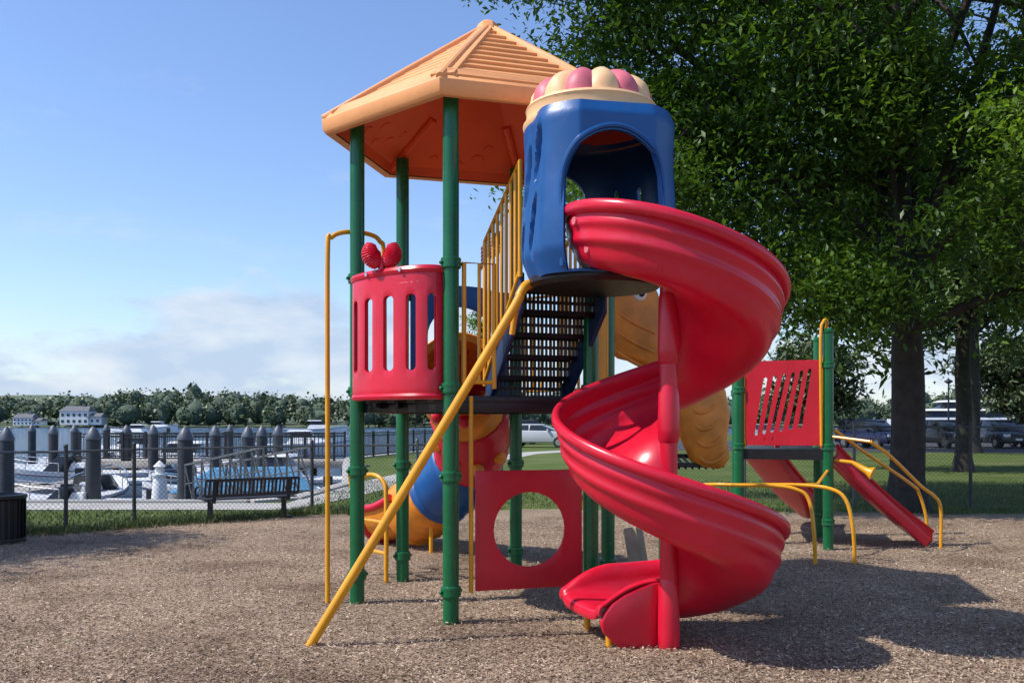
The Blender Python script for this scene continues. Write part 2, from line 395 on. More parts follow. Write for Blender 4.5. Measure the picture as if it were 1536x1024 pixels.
# twin ribbed lobes forming a heart-shaped topper
mb=MB(); q=arcpos(.52,2.84)
for sx in(-1,1):
    pts=[];rs=[]
    ax=V((sx*.30,-.05,1)).normalized(); base=q+V((sx*.022,0,.0))
    for k in range(27):
        t=k/26; pts.append(base+ax*(.20*t)+V((sx*.035*math.sin(math.pi*t),0,0)))
        prof_r=.022+.060*math.sin(math.pi*min(.93,(.06+.87*t**.85)))
        rs.append(prof_r*(1 if k%2 else .90)*(.25 if k in(0,26) else 1))
    mb.tube(pts,rs,18)
mb.cyl(q+V((0,0,-.05)),q+V((0,0,.08)),.03,seg=12)
mb.build("heart_topper",[RED],T)
mb=MB()
for u in (.42,.68): mb.cyl(arcpos(u,2.79)+out*.02,arcpos(u,2.79)+out*.045,.016,seg=10)
mb.build("bolts",[CHROME],T)
def barrier(name,p0,p1,z0,z1,n,ends=True,par=T,r=.014,z1b=None,z0b=None):
    mb=MB(); z1b=z1 if z1b is None else z1b; z0b=z0 if z0b is None else z0b
    a=V((p0.x,p0.y,0));b=V((p1.x,p1.y,0))
    mb.tube([a+V((0,0,z0)),a+V((0,0,z1)),b+V((0,0,z1b)),b+V((0,0,z0b))],.019,10)
    mb.tube([a+V((0,0,z0+.05)),b+V((0,0,z0b+.05))],.017,10)
    for i in range(1,n):
        t=i/n; mb.cyl(a.lerp(b,t)+V((0,0,z0+(z0b-z0)*t+.04)),a.lerp(b,t)+V((0,0,z1+(z1b-z1)*t)),r,seg=8)
    return mb.build(name,[YEL],par)
barrier("picket_bc",B.lerp(C,.09),B.lerp(C,.30),1.86,2.85,2)
barrier("picket_cd",C.lerp(Dd,.1),C.lerp(Dd,.9),1.86,2.85,8)
barrier("picket_de",Dd.lerp(E,.1),Dd.lerp(E,.9),1.86,2.85,8)
# steps to the turret
s0,s1=V((-.19,7.9,1.8)),V((.10,7.12,2.62)); dirv=V((s1.x-s0.x,s1.y-s0.y,0)).normalized(); perp=V((-dirv.y,dirv.x,0)) 
if perp.x<0: perp=-perp
Wst=.66
mb=MB(); n=5
for k in range(n):
    a=s0.lerp(s1,k/n); b=s0.lerp(s1,(k+1)/n)
    for (p,q,kind) in ((V((a.x,a.y,a.z)),V((a.x,a.y,b.z)),'r'),(V((a.x,a.y,b.z)),V((b.x,b.y,b.z)),'t')):
        for fr in (0,1): mb.bar(p.lerp(q,fr),p.lerp(q,fr)+perp*Wst,.024,.042)
        m=19
        for j in range(m+1): mb.bar(p+perp*Wst*j/m,q+perp*Wst*j/m,.021,.016)
        mb.bar(p.lerp(q,.5),p.lerp(q,.5)+perp*Wst,.016,.026)
mb.build("steps",[BLACK],T)
mb=MB()
for o_ in (-.02,Wst+.02):
    prof=[s0+V((0,0,-.12)),s0+V((0,0,.12)),s1+V((0,0,.12)),s1+V((0,0,-.16))]
    mb.add([p+perp*(o_-.018) for p in prof]+[p+perp*(o_+.018) for p in prof],[(0,1,2,3),(7,6,5,4),(0,4,5,1),(1,5,6,2),(2,6,7,3),(3,7,4,0)])
mb.build("stair_stringers",[NAVY],T,bevel=.01)
sL0=s0-perp*.04; sL1=s1-perp*.04
barrier("stair_rail_left",sL0,sL1,1.9,3.12,8,z1b=3.58,z0b=2.7)
barrier("stair_rail_right",s0+perp*(Wst+.04),s1+perp*(Wst+.04),1.9,3.12,8,z1b=3.58,z0b=2.7)
mb=MB(); Wp=(E-F).length-.16; dEF=(E-F).normalized()
def efpos(u,z): p=F+dEF*(.08+u); return V((p.x,p.y,z))
cols=[]; r=.34; uc=Wp/2
for i in range(7): cols.append((i/6*(uc-r),1.82,1.86,2.45,2.92,False))
for i in range(17):
    d=-r*math.cos(math.pi*i/16); cols.append((uc+d+1e-4,1.82,1.86,2.45+math.sqrt(max(0,r*r-d*d))*.9,2.92+.05*math.sin(math.pi*i/16),True))
for i in range(7): cols.append((uc+r+2e-4+i/6*(uc-r),1.82,1.86,2.45,2.92,False))
holed(mb,cols,efpos); mb.build("tunnel_entry_panel",[BLUE],T,solid=.05,bevel=.01,weld=True)
# panel with round hole
Lp,Rp=V((-.29,7.385,0)),V((.57,7.645,0)); Wc=(Rp-Lp).length; dc=(Rp-Lp).normalized()
mb=MB(); holed(mb,slotcols(Wc,.26,1.21,[(Wc*.5,.60,.435,1.035)],.1),lambda u,z:V(((Lp+dc*u).x,(Lp+dc*u).y,z)))
mb.build("bubble_window_panel",[REDD],T,solid=.022,bevel=.004,weld=True)
mb=MB()
for p in (Lp-dc*.035,Rp+dc*.035):
    mb.cyl(p+V((0,0,.25)),p+V((0,0,1.8)),.018,seg=10)
mb.build("panel_frame",[YEL],T)
mb=MB(); mb.tube(cr([(-1.45,6.60,-.02),(-1.36,6.61,.13),(-.7,6.66,1.22),(-.02,6.72,2.36),(.06,6.74,2.52),(.12,6.8,2.60),(.25,6.95,2.62)],8),.034,14)
mb.tube(cr([(.0,6.98,2.25),(.04,6.95,2.48),(.12,6.95,2.6),(.3,7.0,2.62)],6),.022,10)
mb.build("banister_slide_pole",[YEL],T)
mb=MB(); mb.tube(cr([(-1.6,8.1,-.02),(-1.6,8.1,1.5),(-1.6,8.1,3.05),(-1.57,8.12,3.2),(-1.45,8.18,3.26),(-1.28,8.32,3.27),(-1.19,8.4,3.22),(-1.16,8.45,3.05),(-1.16,8.5,1.8)],6),.021,12)
mb.build("fire_pole",[YEL],T)
mb=MB()
for dx,dy in((0,0),(-.32,.42)):
    mb.tube(cr([(-1.24+dx,9.2+dy,-.02),(-1.24+dx,9.2+dy,.8),(-1.27+dx,9.24+dy,1.0),(-1.4+dx*.9,9.35+dy,1.07),(-1.52+dx*.6,9.45+dy,1.0),(-1.54+dx*.4,9.5+dy,.7)],6),.022,10)
for z in (.3,.6): mb.cyl((-1.24,9.2,z),(-1.56,9.62,z),.018,seg=8)
mb.cyl((-.70,9.9,-.02),(-.70,9.9,1.8),.02,seg=10)
mb.cyl((-.98,11.3,-.02),(-.98,11.3,.7),.025,seg=10); mb.cyl((-.75,11.1,-.02),(-.75,11.1,.8),.025,seg=10)
mb.build("arch_ladder",[YEL],T)
# ---------------------------------------------------------------- turret
tcn=V((.61,6.85,0)); TR=.53
TU=empty("slide_turret",tcn)
def groove(phi,z):
    d=0
    for pc,zc,h,wd in((-141,3.47,.20,.05),(-163,3.33,.24,.055),(-147,2.98,.22,.05),(-170,2.86,.16,.045),(-184,3.42,.22,.05)):
        x=math.radians(phi-pc)*TR-(z-zc)*.22; y=(z-zc)
        e=(x/wd)**2+(y/h)**2
        if e<1: t=min(1,(1-e)*2.2); d=max(d,.055*t*t*(3-2*t))
    return d
def tpos(u,z):
    a=math.radians(u); df=abs(u+78)
    f=max(0,min(1,(78-df)/28)); f=f*f*(3-2*f)
    flat=min(.60,.535/max(.80,math.cos(math.radians(min(df,80)))))
    r=TR+(flat-TR)*f+.012*math.sin((z-2.6)*5.5)
    if z>3.70: r-=(z-3.70)*.5
    if z<2.78: r-=(2.78-z)*.35
    r-=groove(u,z)
    return tcn+V((math.cos(a)*r,math.sin(a)*r,z))
cols=[]; ph=-270
oc,ow=-80,36
while ph<=90.01:
    d=(ph-oc)
    if abs(d)<=ow:
        k=math.sqrt(max(0,1-(d/ow)**2)); cols.append((ph,2.62,2.63,3.20+.38*k,3.78,True))
    elif abs(ph+243)<=24:
        k=math.sqrt(max(0,1-((ph+243)/24)**2)); cols.append((ph,2.62,2.64,3.3+.22*k,3.78,True))
    elif 24<ph<=80:
        L=[38,62]; c=min(L,key=lambda q:abs(ph-q)); e=abs(ph-c)
        if e<=3.1: k=math.sqrt(max(0,1-(e/3.1)**2)); cols.append((ph,2.62,2.95-.06*k,3.34+.06*k,3.78,True))
        else: cols.append((ph,2.62,2.95,3.34,3.78,False))
    else: cols.append((ph,2.62,2.63 if ph>-150 and ph<-10 else 2.64,3.20 if -150<ph<-10 else 3.3,3.78,False))
    ph+=1.5
def tposS(u,z):
    if 24<u<80: return tpos(u+(z-3.16)*26*max(0,1-abs(u-52)/28)**.4*max(0,1-abs(z-3.16)/.62),z)
    return tpos(u,z)
mb=MB(); holed(mb,cols,tposS,nb=6,nm=18,nt=14)
mb.build("turret_body",[BLUE],TU,solid=.035,weld=True,ang=50,off=-1)
mb=MB(); tr=[]
for i in range(-40,41):
    d=i/40*ow*1.06; k=math.sqrt(max(0,1-(i/40)**2)); tr.append(tpos(oc+d,3.20+.41*k))
tr=[tpos(oc-ow*1.06,2.66)]+tr+[tpos(oc+ow*1.06,2.66)]
mb.tube(tr,.020,8); mb.build("arch_trim",[BLUE],TU)
mb=MB(); mb.lathe(tcn,[(.0,2.57),(.46,2.57),(.49,2.60),(.49,2.64),(.0,2.64)],32)
mb.add([V((.1,7.1,2.60)),V((.75,7.34,2.60)),V((.95,7.0,2.60)),V((.12,6.8,2.60)),V((.1,7.1,2.635)),V((.75,7.34,2.635)),V((.95,7.0,2.635)),V((.12,6.8,2.635))],[(3,2,1,0),(4,5,6,7),(0,1,5,4),(1,2,6,5),(2,3,7,6),(3,0,4,7)])
mb.build("turret_floor",[BLACK],TU)
cc=V((.58,6.85,0)); mb=MB()
mb.lathe(cc,[(.485,3.71),(.50,3.74),(.50,3.76),(.478,3.775),(.472,3.85),(.482,3.865),(.47,3.885),(.40,3.90)],40,0)
NL=14; seg=12
for L in range(NL):
    vs=[];fs=[]
    nr=10
    for j in range(nr+1):
        t=j/nr
        rb=.445*math.cos(t*math.pi/2*.90)**.85; z=3.875+.225*math.sin(t*math.pi/2)
        for s in range(seg+1):
            a=2*math.pi*(L+s/seg+.35)/NL; sc=1+.055*(math.sin(math.pi*s/seg)**.7)*(1-t)**.4-.04*(1-t)
            zz=z+(.045*(math.sin(math.pi*s/seg)) * (1-t)**.6*min(1,t*5))
            vs.append(cc+V((math.cos(a)*rb*sc,math.sin(a)*rb*sc,zz)))
    for j in range(nr):
        for s in range(seg):
            q=j*(seg+1)+s; fs.append((q,q+1,q+seg+2,q+seg+1))
    mb.add(vs,fs,L%2)
mb.lathe(cc,[(.17,4.06),(.16,4.10),(.10,4.115),(.0,4.12)],20,0)
mb.build("turret_dome",[PEACH,PINK],TU,ang=40)
mb=MB(); mb.lathe(cc,[(.47,3.76),(.40,3.86),(.0,3.95)],24); mb.build("dome_liner",[ROOFU],TU)  # orange liner colour stands in for daylight coming through the dome
mb=MB(); mb.box((.80,7.28,3.22),(.10,.008,.045),rz=-.4,m=0); mb.build("warning_label",[PINK],TU)
# ---------------------------------------------------------------- spiral slide
SP=empty("spiral_slide",(1.096,6.53,0)); sc0=V((1.096,6.53,0))
prof=[(.770,-.060),(.798,-.065),(.816,-.040),(.812,-.004),(.792,.010),(.770,.004),(.762,-.030),(.760,-.085),(.774,-.11),(.776,-.14),(.752,-.162),(.745,-.21),(.755,-.235),(.746,-.262),(.715,-.285),(.702,-.325),(.69,-.37),(.645,-.42),(.58,-.445),(.48,-.45),(.37,-.435),(.26,-.405),(.16,-.365),(.09,-.31),(.055,-.22)]
uprof=[(.77,-.06),(.798,-.065),(.816,-.040),(.812,-.004),(.792,.010),(.770,.004),(.752,-.030),(.742,-.07),(.738,-.10),(.73,-.13),(.715,-.16),(.69,-.19),(.65,-.215),(.60,-.228),(.52,-.235),(.44,-.237),(.36,-.235),(.28,-.228),(.21,-.212),(.16,-.18),(.125,-.13),(.11,-.06),(.10,-.01),(.075,.008),(.045,-.01)]
def rimz(th):
    if th<-90:
        t=(-90-th)/90; return 2.865+.409*(t-.52*t*t)
    if th>395:
        l0=2.457-1.633*395/360
        t=min(1,(th-395)/80); return l0-.363*(t-.5*t*t)
    return 2.457-1.633*th/360
def smin(x): return max(0,min(1,x))
rings=[]; THE=470
def ring(th,shift=V((0,0,0)),ext=0):
    a=math.radians(th); u=V((math.cos(a),math.sin(a),0)); rz=rimz(th)
    s0_=1-smin((-120-th)/60); rs=.92+.08*s0_
    hs=1.0-.22*smin((th-395)/70)-.12*smin((-130-th)/50)
    k=smin((th-425)/42); k=k*k*(3-2*k)
    out_=[]
    for (r,z),(r2,z2) in zip(prof,uprof):
        zz=z*hs; rr=(r*rs) if r>.3 else r+(r*rs-r)*smin((r-.1)/.2)
        rr=rr*(1-k)+r2*k; zz=zz*(1-k)+z2*k
        if ext>0: zz=-.237+(zz+.237)*(1-.75*ext**2.2)
        out_.append(sc0+u*rr+V((0,0,rz+zz))+shift)
    return out_
for i in range(int((THE+186)/3)+1): rings.append(ring(-186+3*i))
aend=math.radians(-186+3*int((THE+186)/3)); tg=V((-math.sin(aend),math.cos(aend),0)); THE=math.degrees(aend)
for k in range(1,11):
    rings.append(ring(THE,tg*(.046*k)+V((0,0,.003*k)),k/10))
last=rings[-1]
rings.append([p+tg*.030+V((0,0,-.012)) for p in last]); rings.append([p+tg*.045+V((0,0,-.045)) for p in last]); rings.append([p+tg*.035+V((0,0,-.075)) for p in last])
mb=MB(); npf=len(prof); vs=[p for r in rings for p in r]; fs=[]
for i in range(len(rings)-1):
    for j in range(npf-1):
        a=i*npf+j; fs.append((a,a+1,a+npf+1,a+npf))
mb.add(vs,fs); mb.build("chute",[RED],SP,sub=1,solid=.016,ang=60)
mb=MB()
mb.cyl(sc0+V((0,0,-.05)),sc0+V((0,0,2.75)),.062,seg=24)
for z0,z1 in((2.0,2.5),(1.45,1.85),(.0,.5)):
    mb.lathe(sc0,[(.062,z0),(.074,z0+.02),(.078,z0+.1),(.072,z1-.05),(.062,z1)],24)
mb.build("centre_pole",[RED],SP)
mb=MB(); u=V((math.cos(aend),math.sin(aend),0)); re_=rimz(THE)
def sk(r,l,z): p=sc0+u*r+tg*l; return V((p.x,p.y,z))
sh=[(.0,.0),(.24,.0),(.35,.03),(.42,.09),(.475,.15),(.495,.215),(.47,.275),(.41,.345),(.32,.40),(.20,.445),(.10,re_-.01),(.0,re_)]
pr=[sk(.035,l,z) for l,z in sh]; pr2=[sk(.085,l,z) for l,z in sh]
nq=len(pr); mb.add(pr+pr2,[tuple(range(nq)),tuple(range(2*nq-1,nq-1,-1))]+[(i,i+nq,(i+1)%nq+nq,(i+1)%nq) for i in range(nq)])
mb.build("exit_side_skirt",[RED],SP,bevel=.016,ang=60)
mb=MB(); f0=sk(.12,.40,0); mb.cyl(f0+V((0,0,-.02)),f0+V((0,0,.17)),.025,seg=12); f0=sk(.66,.34,0); mb.cyl(f0+V((0,0,-.02)),f0+V((0,0,.2)),.025,seg=12)
mb.build("exit_foot",[YEL],SP)
mb=MB()
for th,dz in((-155,-.115),(-151,-.30)):
    a=math.radians(th); uu=V((math.cos(a),math.sin(a),0)); rb=.775*.96 if dz>-.2 else .705*.96; p=sc0+uu*rb+V((0,0,rimz(th)+dz)); mb.cyl(p-uu*.03,p+uu*.014,.030,.026,16)
mb.build("bolt_caps",[PINK],SP)
# ---------------------------------------------------------------- orange animal climber
OC=empty("animal_shaped_climber",(1.6,9.6,0))
px=[(925,430),(940,422),(962,420),(984,432),(994,470),(1012,515),(1040,548),(1072,562),(1090,585),(1097,625),(1092,660),(1097,690),(1082,705),(1056,700),(1036,690),(1020,655),(1008,600),(985,560),(955,545),(925,538),(905,520),(903,460)]
pl=[((x-768)*9.6/1400,1.6+(632-y)*9.6/1400) for x,y in px]
mb=MB(); mb.prism(pl,lambda a,b,t:V((a,9.6+t+(a-1.6)*.12,b)),.16)
mb.build("body",[ORG],OC,bevel=.06,ang=70)
mb=MB()
for k in range(5):
    x0=1.78+.03*k; z0=1.93-.17*k
    mb.tube(cr([(x0,9.575,z0),(x0+.10,9.56,z0-.07),(x0+.22,9.575,z0-.04),(x0+.30,9.60,z0+.05)],5),[.006]+[.020]*13+[.012,.006],8)
for k in range(3):
    mb.tube(cr([(1.0,9.475,2.75-.2*k),(1.2,9.475,2.62-.2*k),(1.45,9.51,2.5-.2*k)],5),.02,8)
mb.tube(cr([(1.12,9.475,2.95),(1.28,9.47,3.02),(1.4,9.49,2.93)],5),.02,8)
mb.build("ridges",[ORG],OC)
mb=MB(); mb.ball((1.30,9.48,2.9),.07,0,sc=(1,.4,1.1)); mb.ball((1.315,9.455,2.9),.035,1,sc=(1,.5,1.1)); mb.build("eye",[WHITE,BLACK],OC)
mb=MB(); 
for k in range(7): mb.bar((1.66+.07*k,9.65,1.12),(1.66+.07*k,10.3,1.22),.015,.03)
mb.bar((1.6,9.68,1.15),(2.2,9.68,1.15),.03,.05); mb.bar((1.6,10.3,1.22),(2.2,10.3,1.22),.03,.05)
mb.cyl((1.65,10.1,0),(1.65,10.1,1.3),.0635,seg=20,m=1)
mb.build("bridge_grate",[BLACK,GREEN],OC)
mb=MB(); mb.add([V(p) for p in((1.28,10.3,0),(1.42,10.2,0),(1.52,10.3,.0),(1.22,10.35,.42),(1.36,10.25,.45),(1.46,10.4,.40))],[(0,1,4,3),(1,2,5,4),(3,4,5),(2,0,3,5)])
o=mb.build("climbing_step_pod",[TAN],OC,bevel=.02)
# ---------------------------------------------------------------- segmented tube slide
TS=empty("tube_slide",(-1,11.2,0))
path=cr([(-.55,9.45,2.12),(-.55,9.9,1.94),(-.45,10.45,1.56),(-.52,10.95,1.16),(-.82,11.35,.80),(-1.12,11.7,.54),(-1.40,12.0,.36),(-1.62,12.25,.30)],8)
segs=[(0,13,0),(13,24,1),(24,34,2),(34,44,0)]
for si,(a,b,ci) in enumerate(segs):
    b2=min(b,len(path)-1); pts=path[a:b2+1]; rs=[]
    for k in range(len(pts)):
        t=k/(len(pts)-1); e=abs(t-.5)*2
        rs.append(.37+.05*(1-e**3)+(.045 if k in(0,len(pts)-1) else 0)+.012*math.cos(k*math.pi))
    mb=MB(); mb.tube(pts,rs,20,caps=False); mb.build("tube_segment_%d"%si,[[ORG,RED,BLUE][ci]],TS,solid=.02,ang=60)
mb=MB()
for q,mm in ((path[6],1),(path[18],0)):
    for k in range(9):
        a=2*math.pi*k/9; mb.ball(q+V((.40*math.cos(a),.40*math.sin(a)*.6,.40*math.sin(a))),.075,mm)
mb.build("raised_spots",[ORG,RED],TS)
mb=MB(); pts=path[42:]; vs=[];fs=[]
for i,p in enumerate(pts):
    t=(path[min(42+i+1,len(path)-1)]-path[42+i-1]).normalized(); s=V((t.y,-t.x,0)).normalized()
    for k in range(13):
        a=math.pi*(k/12)+math.pi; vs.append(p+s*math.cos(a)*.42+V((0,0,.08+math.sin(a)*.34+(.10 if k in(0,12) else 0))))
for i in range(len(pts)-1):
    for k in range(12): q=i*13+k; fs.append((q,q+1,q+14,q+13))
mb.add(vs,fs); mb.tube([vs[i*13] for i in range(len(pts))],.05,8,m=1); mb.tube([vs[i*13+12] for i in range(len(pts))],.05,8,m=1)
mb.tube([V(v)+V((0,0,0)) for v in vs[-13:]],.05,8,m=1)
mb.build("open_chute",[ORG,RED],TS,ang=60)
# ---------------------------------------------------------------- small play structure (right)
SM=empty("small_play_deck",(3.5,12,0))
P1,P2,P3,P4=V((3.93,11.6,0)),V((4.2,12.8,0)),V((2.92,12.0,0)),V((3.15,13.1,0))
for nm,p,h in(("a",P1,2.73),("b",P2,2.73),("c",P3,2.2),("d",P4,2.2)):
    mb=MB(); mb.cyl(p+V((0,0,-.05)),p+V((0,0,h-.02)),.0635,seg=20); mb.lathe(p,[(.0635,h-.04),(.07,h-.03),(.068,h),(.04,h+.025),(0,h+.03)],20)
    for z in (1.28,2.3 if h>2.5 else 2.0,.35): mb.lathe(p+V((0,0,z)),[(.064,-.045),(.08,-.03),(.076,0),(.08,.03),(.064,.045)],18)
    mb.build("post_"+nm,[GREEN],SM)
mb=MB(); mb.prism([(P3.x,P3.y),(P1.x,P1.y),(P2.x,P2.y),(P4.x,P4.y)],lambda a,b,t:V((a,b,1.22+t)),.06); mb.bar(P3+V((0,0,1.18)),P1+V((0,0,1.18)),.04,.12); mb.build("deck",[BLACK],SM)
mb=MB(); d31=(P1-P3); W3=d31.length-.16; d31.normalize(); st=P3+d31*.08
gap=(W3-.30)/6
sl3=[(.20+gap*i,.045,1.42+.02*i,2.26-.02*(5-i)) for i in range(6)]
def p31s(u,z):
    k=max(0,1-abs(u/W3-.5)*2)**.35
    p=st+d31*(u+max(-.46,min(.46,(z-1.84)))*.22*k); return V((p.x,p.y,z))
holed(mb,slotcols(W3,1.30,2.37,sl3,.02),p31s,nb=5,nm=8,nt=5); mb.build("slotted_panel",[REDD],SM,solid=.03,weld=True)
mb=MB()
for p in (st-d31*.01,st+d31*(W3+.02)): mb.cyl(p+V((0,0,1.25)),p+V((0,0,2.4)),.018,seg=8)
mb.tube(cr([P1+V((-.09,-.02,1.3)),P1+V((-.1,-.02,2.6)),P1+V((-.06,0,2.84)),P1+V((.02,.1,2.84)),P1+V((.06,.3,2.6)),P1+V((.08,.5,1.4))],6),.02,10)
mb.tube(cr([(4.02,11.65,1.50),(4.5,11.95,1.22),(5.35,12.5,.76),(5.5,12.6,.62),(5.6,12.62,.3),(5.6,12.62,-.02)],6),.021,10)
mb.tube(cr([(4.3,11.2,1.36),(4.6,11.35,1.18),(5.1,11.65,.80),(5.33,11.78,.66),(5.42,11.8,.5),(5.42,11.8,-.02)],6),.021,10)
mb.tube([P1+V((0,0,1.42)),V((4.3,11.2,1.36))],.018,8)
mb.tube(cr([(2.5,10.6,.88),(2.9,10.5,.88),(3.15,10.4,.85),(3.29,10.35,.74),(3.33,10.3,.4),(3.35,10.3,-.02)],6),.022,10)
mb.tube(cr([(2.85,10.9,.86),(3.3,10.75,.87),(3.6,10.55,.84),(3.74,10.45,.72),(3.8,10.4,.4),(3.82,10.4,-.02)],6),.022,10)
mb.tube(cr([(2.2,10.9,.86),(2.35,10.7,.88),(2.5,10.6,.88)],6),.022,10); mb.tube([P1+V((0,0,1.0)),(3.6,11.0,.86),(3.3,10.75,.87)],.02,8)
mb.tube([P1+V((.08,0,1.12)),P1+V((.25,-.12,1.10)),P1+V((.40,-.2,1.0)),P1+V((.46,-.24,.97))],[.02,.025,.045,.085],14)
mb.build("yellow_rails",[YEL],SM)
def chute(mb,a,b,wv,lip=.12,n=14,sag=.12):
    vs=[];fs=[];pf=[(-.5,lip),(-.52,lip+.02),(-.46,lip+.01),(-.44,.0),(-.3,-.03),(0,-.035),(.3,-.03),(.44,0),(.46,lip+.01),(.52,lip+.02),(.5,lip)]
    a=V(a);b=V(b);wv=V(wv)
    for i in range(n+1):
        t=i/n; p=a.lerp(b,t); p.z=a.z+(b.z-a.z)*t-math.sin(math.pi*t)*sag*0.5
        if t>.85: p.z=max(p.z,b.z)
        for (x,z) in pf: vs.append(p+wv*x+V((0,0,z)))
    m=len(pf)
    for i in range(n):
        for k in range(m-1): q=i*m+k; fs.append((q,q+1,q+m+1,q+m))
    mb.add(vs,fs)
mb=MB(); chute(mb,(4.05,11.95,1.18),(5.35,12.15,.07),(.05,-.5,0)); mb.build("slide_chute",[RED],SM,solid=.02)
mb=MB(); chute(mb,(3.4,12.9,1.15),(4.75,14.6,.12),(.42,-.32,0)); mb.build("rear_slide_chute",[RED],SM,solid=.02)
mb=MB(); mb.bar((4.02,11.62,1.16),(5.28,11.85,.06),.05,.13); mb.build("slide_side_rail",[RED],SM,bevel=.015)
# ================================================================== GROUND
shore=[(-4.5,19.2),(-4.2,24),(-6,34),(-7,40),(-2,62),(8,85),(30,120),(250,120)]
land=[(-400,18.6),(-5.2,18.6)]+shore+[(250,-60),(-400,-60)]
mb=MB(); mb.prism(land,lambda a,b,t:V((a,b,-1.004+t)),2.0); mb.build("ground",[GRASS],None,smooth=False)
mb=MB(); bl=[(-120,18.5),(-5.2,18.5)]+shore[:6]
for a,b in zip(bl[:-1],bl[1:]): mb.bar((a[0],a[1],-.55),(b[0],b[1],-.55),.35,1.2)
mb.build("seawall",[CONC],None,bevel=.02)
def sheet(name,poly,z,mat):
    me=D.meshes.new(name); me.from_pydata([(x,y,z) for x,y in poly],[],[tuple(range(len(poly)))]); me.materials.append(mat)
    me.polygons[0].use_smooth=False; o=D.objects.new(name,me); S.collection.objects.link(o)
    if me.polygons[0].normal.z<0: me.flip_normals()
    return o
sheet("walkway",[(-120,16.7),(-4.0,16.9),(-3.3,20),(-1.6,32),(1.2,46),(9,60),(9,61.5),(.2,48),(-3.0,33),(-4.3,22),(-4.4,18.3),(-120,18.3)],.006,CONC)
sheet("parking_lot_asphalt",[(9,52),(9,78),(130,82),(130,48),(30,46)],.008,ASPH)
bx=[-40,-14,-9,-6.5,-5.4,-4.5,-2.9,-1,1.5,4,8,11,14,30]; by=[12.0,12.3,12.8,13.4,14.2,15.3,16.4,16.9,17.0,16.6,16.2,15.9,15.8,15.6]
def yb(x): return float(np.interp(x,bx,by))+.12*math.sin(x*2.3)+.07*math.sin(x*7.1)
xs=np.arange(-40,30.01,.25)
vs=[];fs=[];ny=60
for x in xs:
    for j in range(ny+1):
        y=-4+(yb(x)+4)*(j/ny)
        edge=min(1,(ny-j)/6)
        vs.append((x,y,.004+edge*(.012+.024*mnoise.noise(V((x*.8,y*.8,0)))+.010*mnoise.noise(V((x*3,y*3,3))))))
for i in range(len(xs)-1):
    for j in range(ny): a=i*(ny+1)+j; fs.append((a,a+ny+1,a+ny+2,a+1))
np_mesh("mulch_ground",vs,fs,[MULCH],smooth=True)
def quads(pos,a,b,L,W):
    L=L[:,None];W=W[:,None]
    v=np.stack([pos-a*L/2-b*W/2,pos+a*L/2-b*W/2,pos+a*L/2+b*W/2,pos-a*L/2+b*W/2],1).reshape(-1,3)
    return v,np.arange(len(v)).reshape(-1,4)
N=160000
yy=5.0+10.0*rng.random(N)**1.5; xx=(rng.random(N)*2-1)*(yy*.60)
keep=np.array([y<yb(x)-.02 for x,y in zip(xx,yy)]); xx=xx[keep];yy=yy[keep];n=len(xx)
th=rng.random(n)*math.pi*2; tl=rng.normal(0,.28,n); tl2=rng.normal(0,.35,n)
a=np.stack([np.cos(th)*np.cos(tl),np.sin(th)*np.cos(tl),np.sin(tl)],1)
b=np.stack([-np.sin(th)*np.cos(tl2),np.cos(th)*np.cos(tl2),np.sin(tl2)],1)
zz=np.array([.018+.024*mnoise.noise(V((x*.8,y*.8,0))) for x,y in zip(xx,yy)])
pos=np.stack([xx,yy,zz+.006+.014*rng.random(n)],1)
v,f=quads(pos,a,b,.010+.026*rng.random(n)**1.7,.004+.007*rng.random(n))
np_mesh("wood_chips",v,f,[CHIP])
def blades(name,xx,yy,h0,h1):
    n=len(xx); th=rng.random(n)*6.28; h=h0+(h1-h0)*rng.random(n); w=.006+.006*rng.random(n)
    ln=rng.normal(0,.35,(n,2))*h[:,None]
    p=np.stack([xx,yy,np.zeros(n)],1); s=np.stack([np.cos(th)*w,np.sin(th)*w,np.zeros(n)],1)
    tip=p+np.stack([ln[:,0],ln[:,1],h],1)
    v=np.stack([p-s,p+s,tip],1).reshape(-1,3); np_mesh(name,v,np.arange(len(v)).reshape(-1,3),[GRASSB])
N=75000; xx=(rng.random(N)*2-1)*14; yy=12+13*rng.random(N)**1.6
ok=np.array([(y>yb(x)-.1) and not(x<-4.0 and 16.7<y) and abs(x)<y*.62 for x,y in zip(xx,yy)]); blades("grass_blades",xx[ok],yy[ok],.03,.08)
N=12000; xx=-13+10.5*rng.random(N); yy=np.interp(xx,bx,by)+rng.normal(0.10,.22,N)+.2*np.sin(xx*3.1); blades("grass_tufts",xx,yy,.05,.16)
mb=MB(); mb.add([(-2500,18,-1.0),(2500,18,-1.0),(2500,4000,-1.0),(-2500,4000,-1.0)],[(0,1,2,3)]); mb.build("water",[WATER],None,smooth=False)
FG=surf("far_shore_ground",(.10,.13,.06),.9,.25,.02)
vs=[];fs=[];nx,ny=120,10
for i in range(nx+1):
    for j in range(ny+1):
        x=-900+1800*i/nx; y=395+j*60+15*math.sin(x*.02); vs.append((x,y,-1.3 if j==0 else .4+ (j**1.3)*1.0*(1+.5*math.sin(x*.011+1))))
for i in range(nx):
    for j in range(ny): a=i*(ny+1)+j; fs.append((a,a+ny+1,a+ny+2,a+1))
np_mesh("far_shore_hill",vs,fs,[FG],smooth=True)
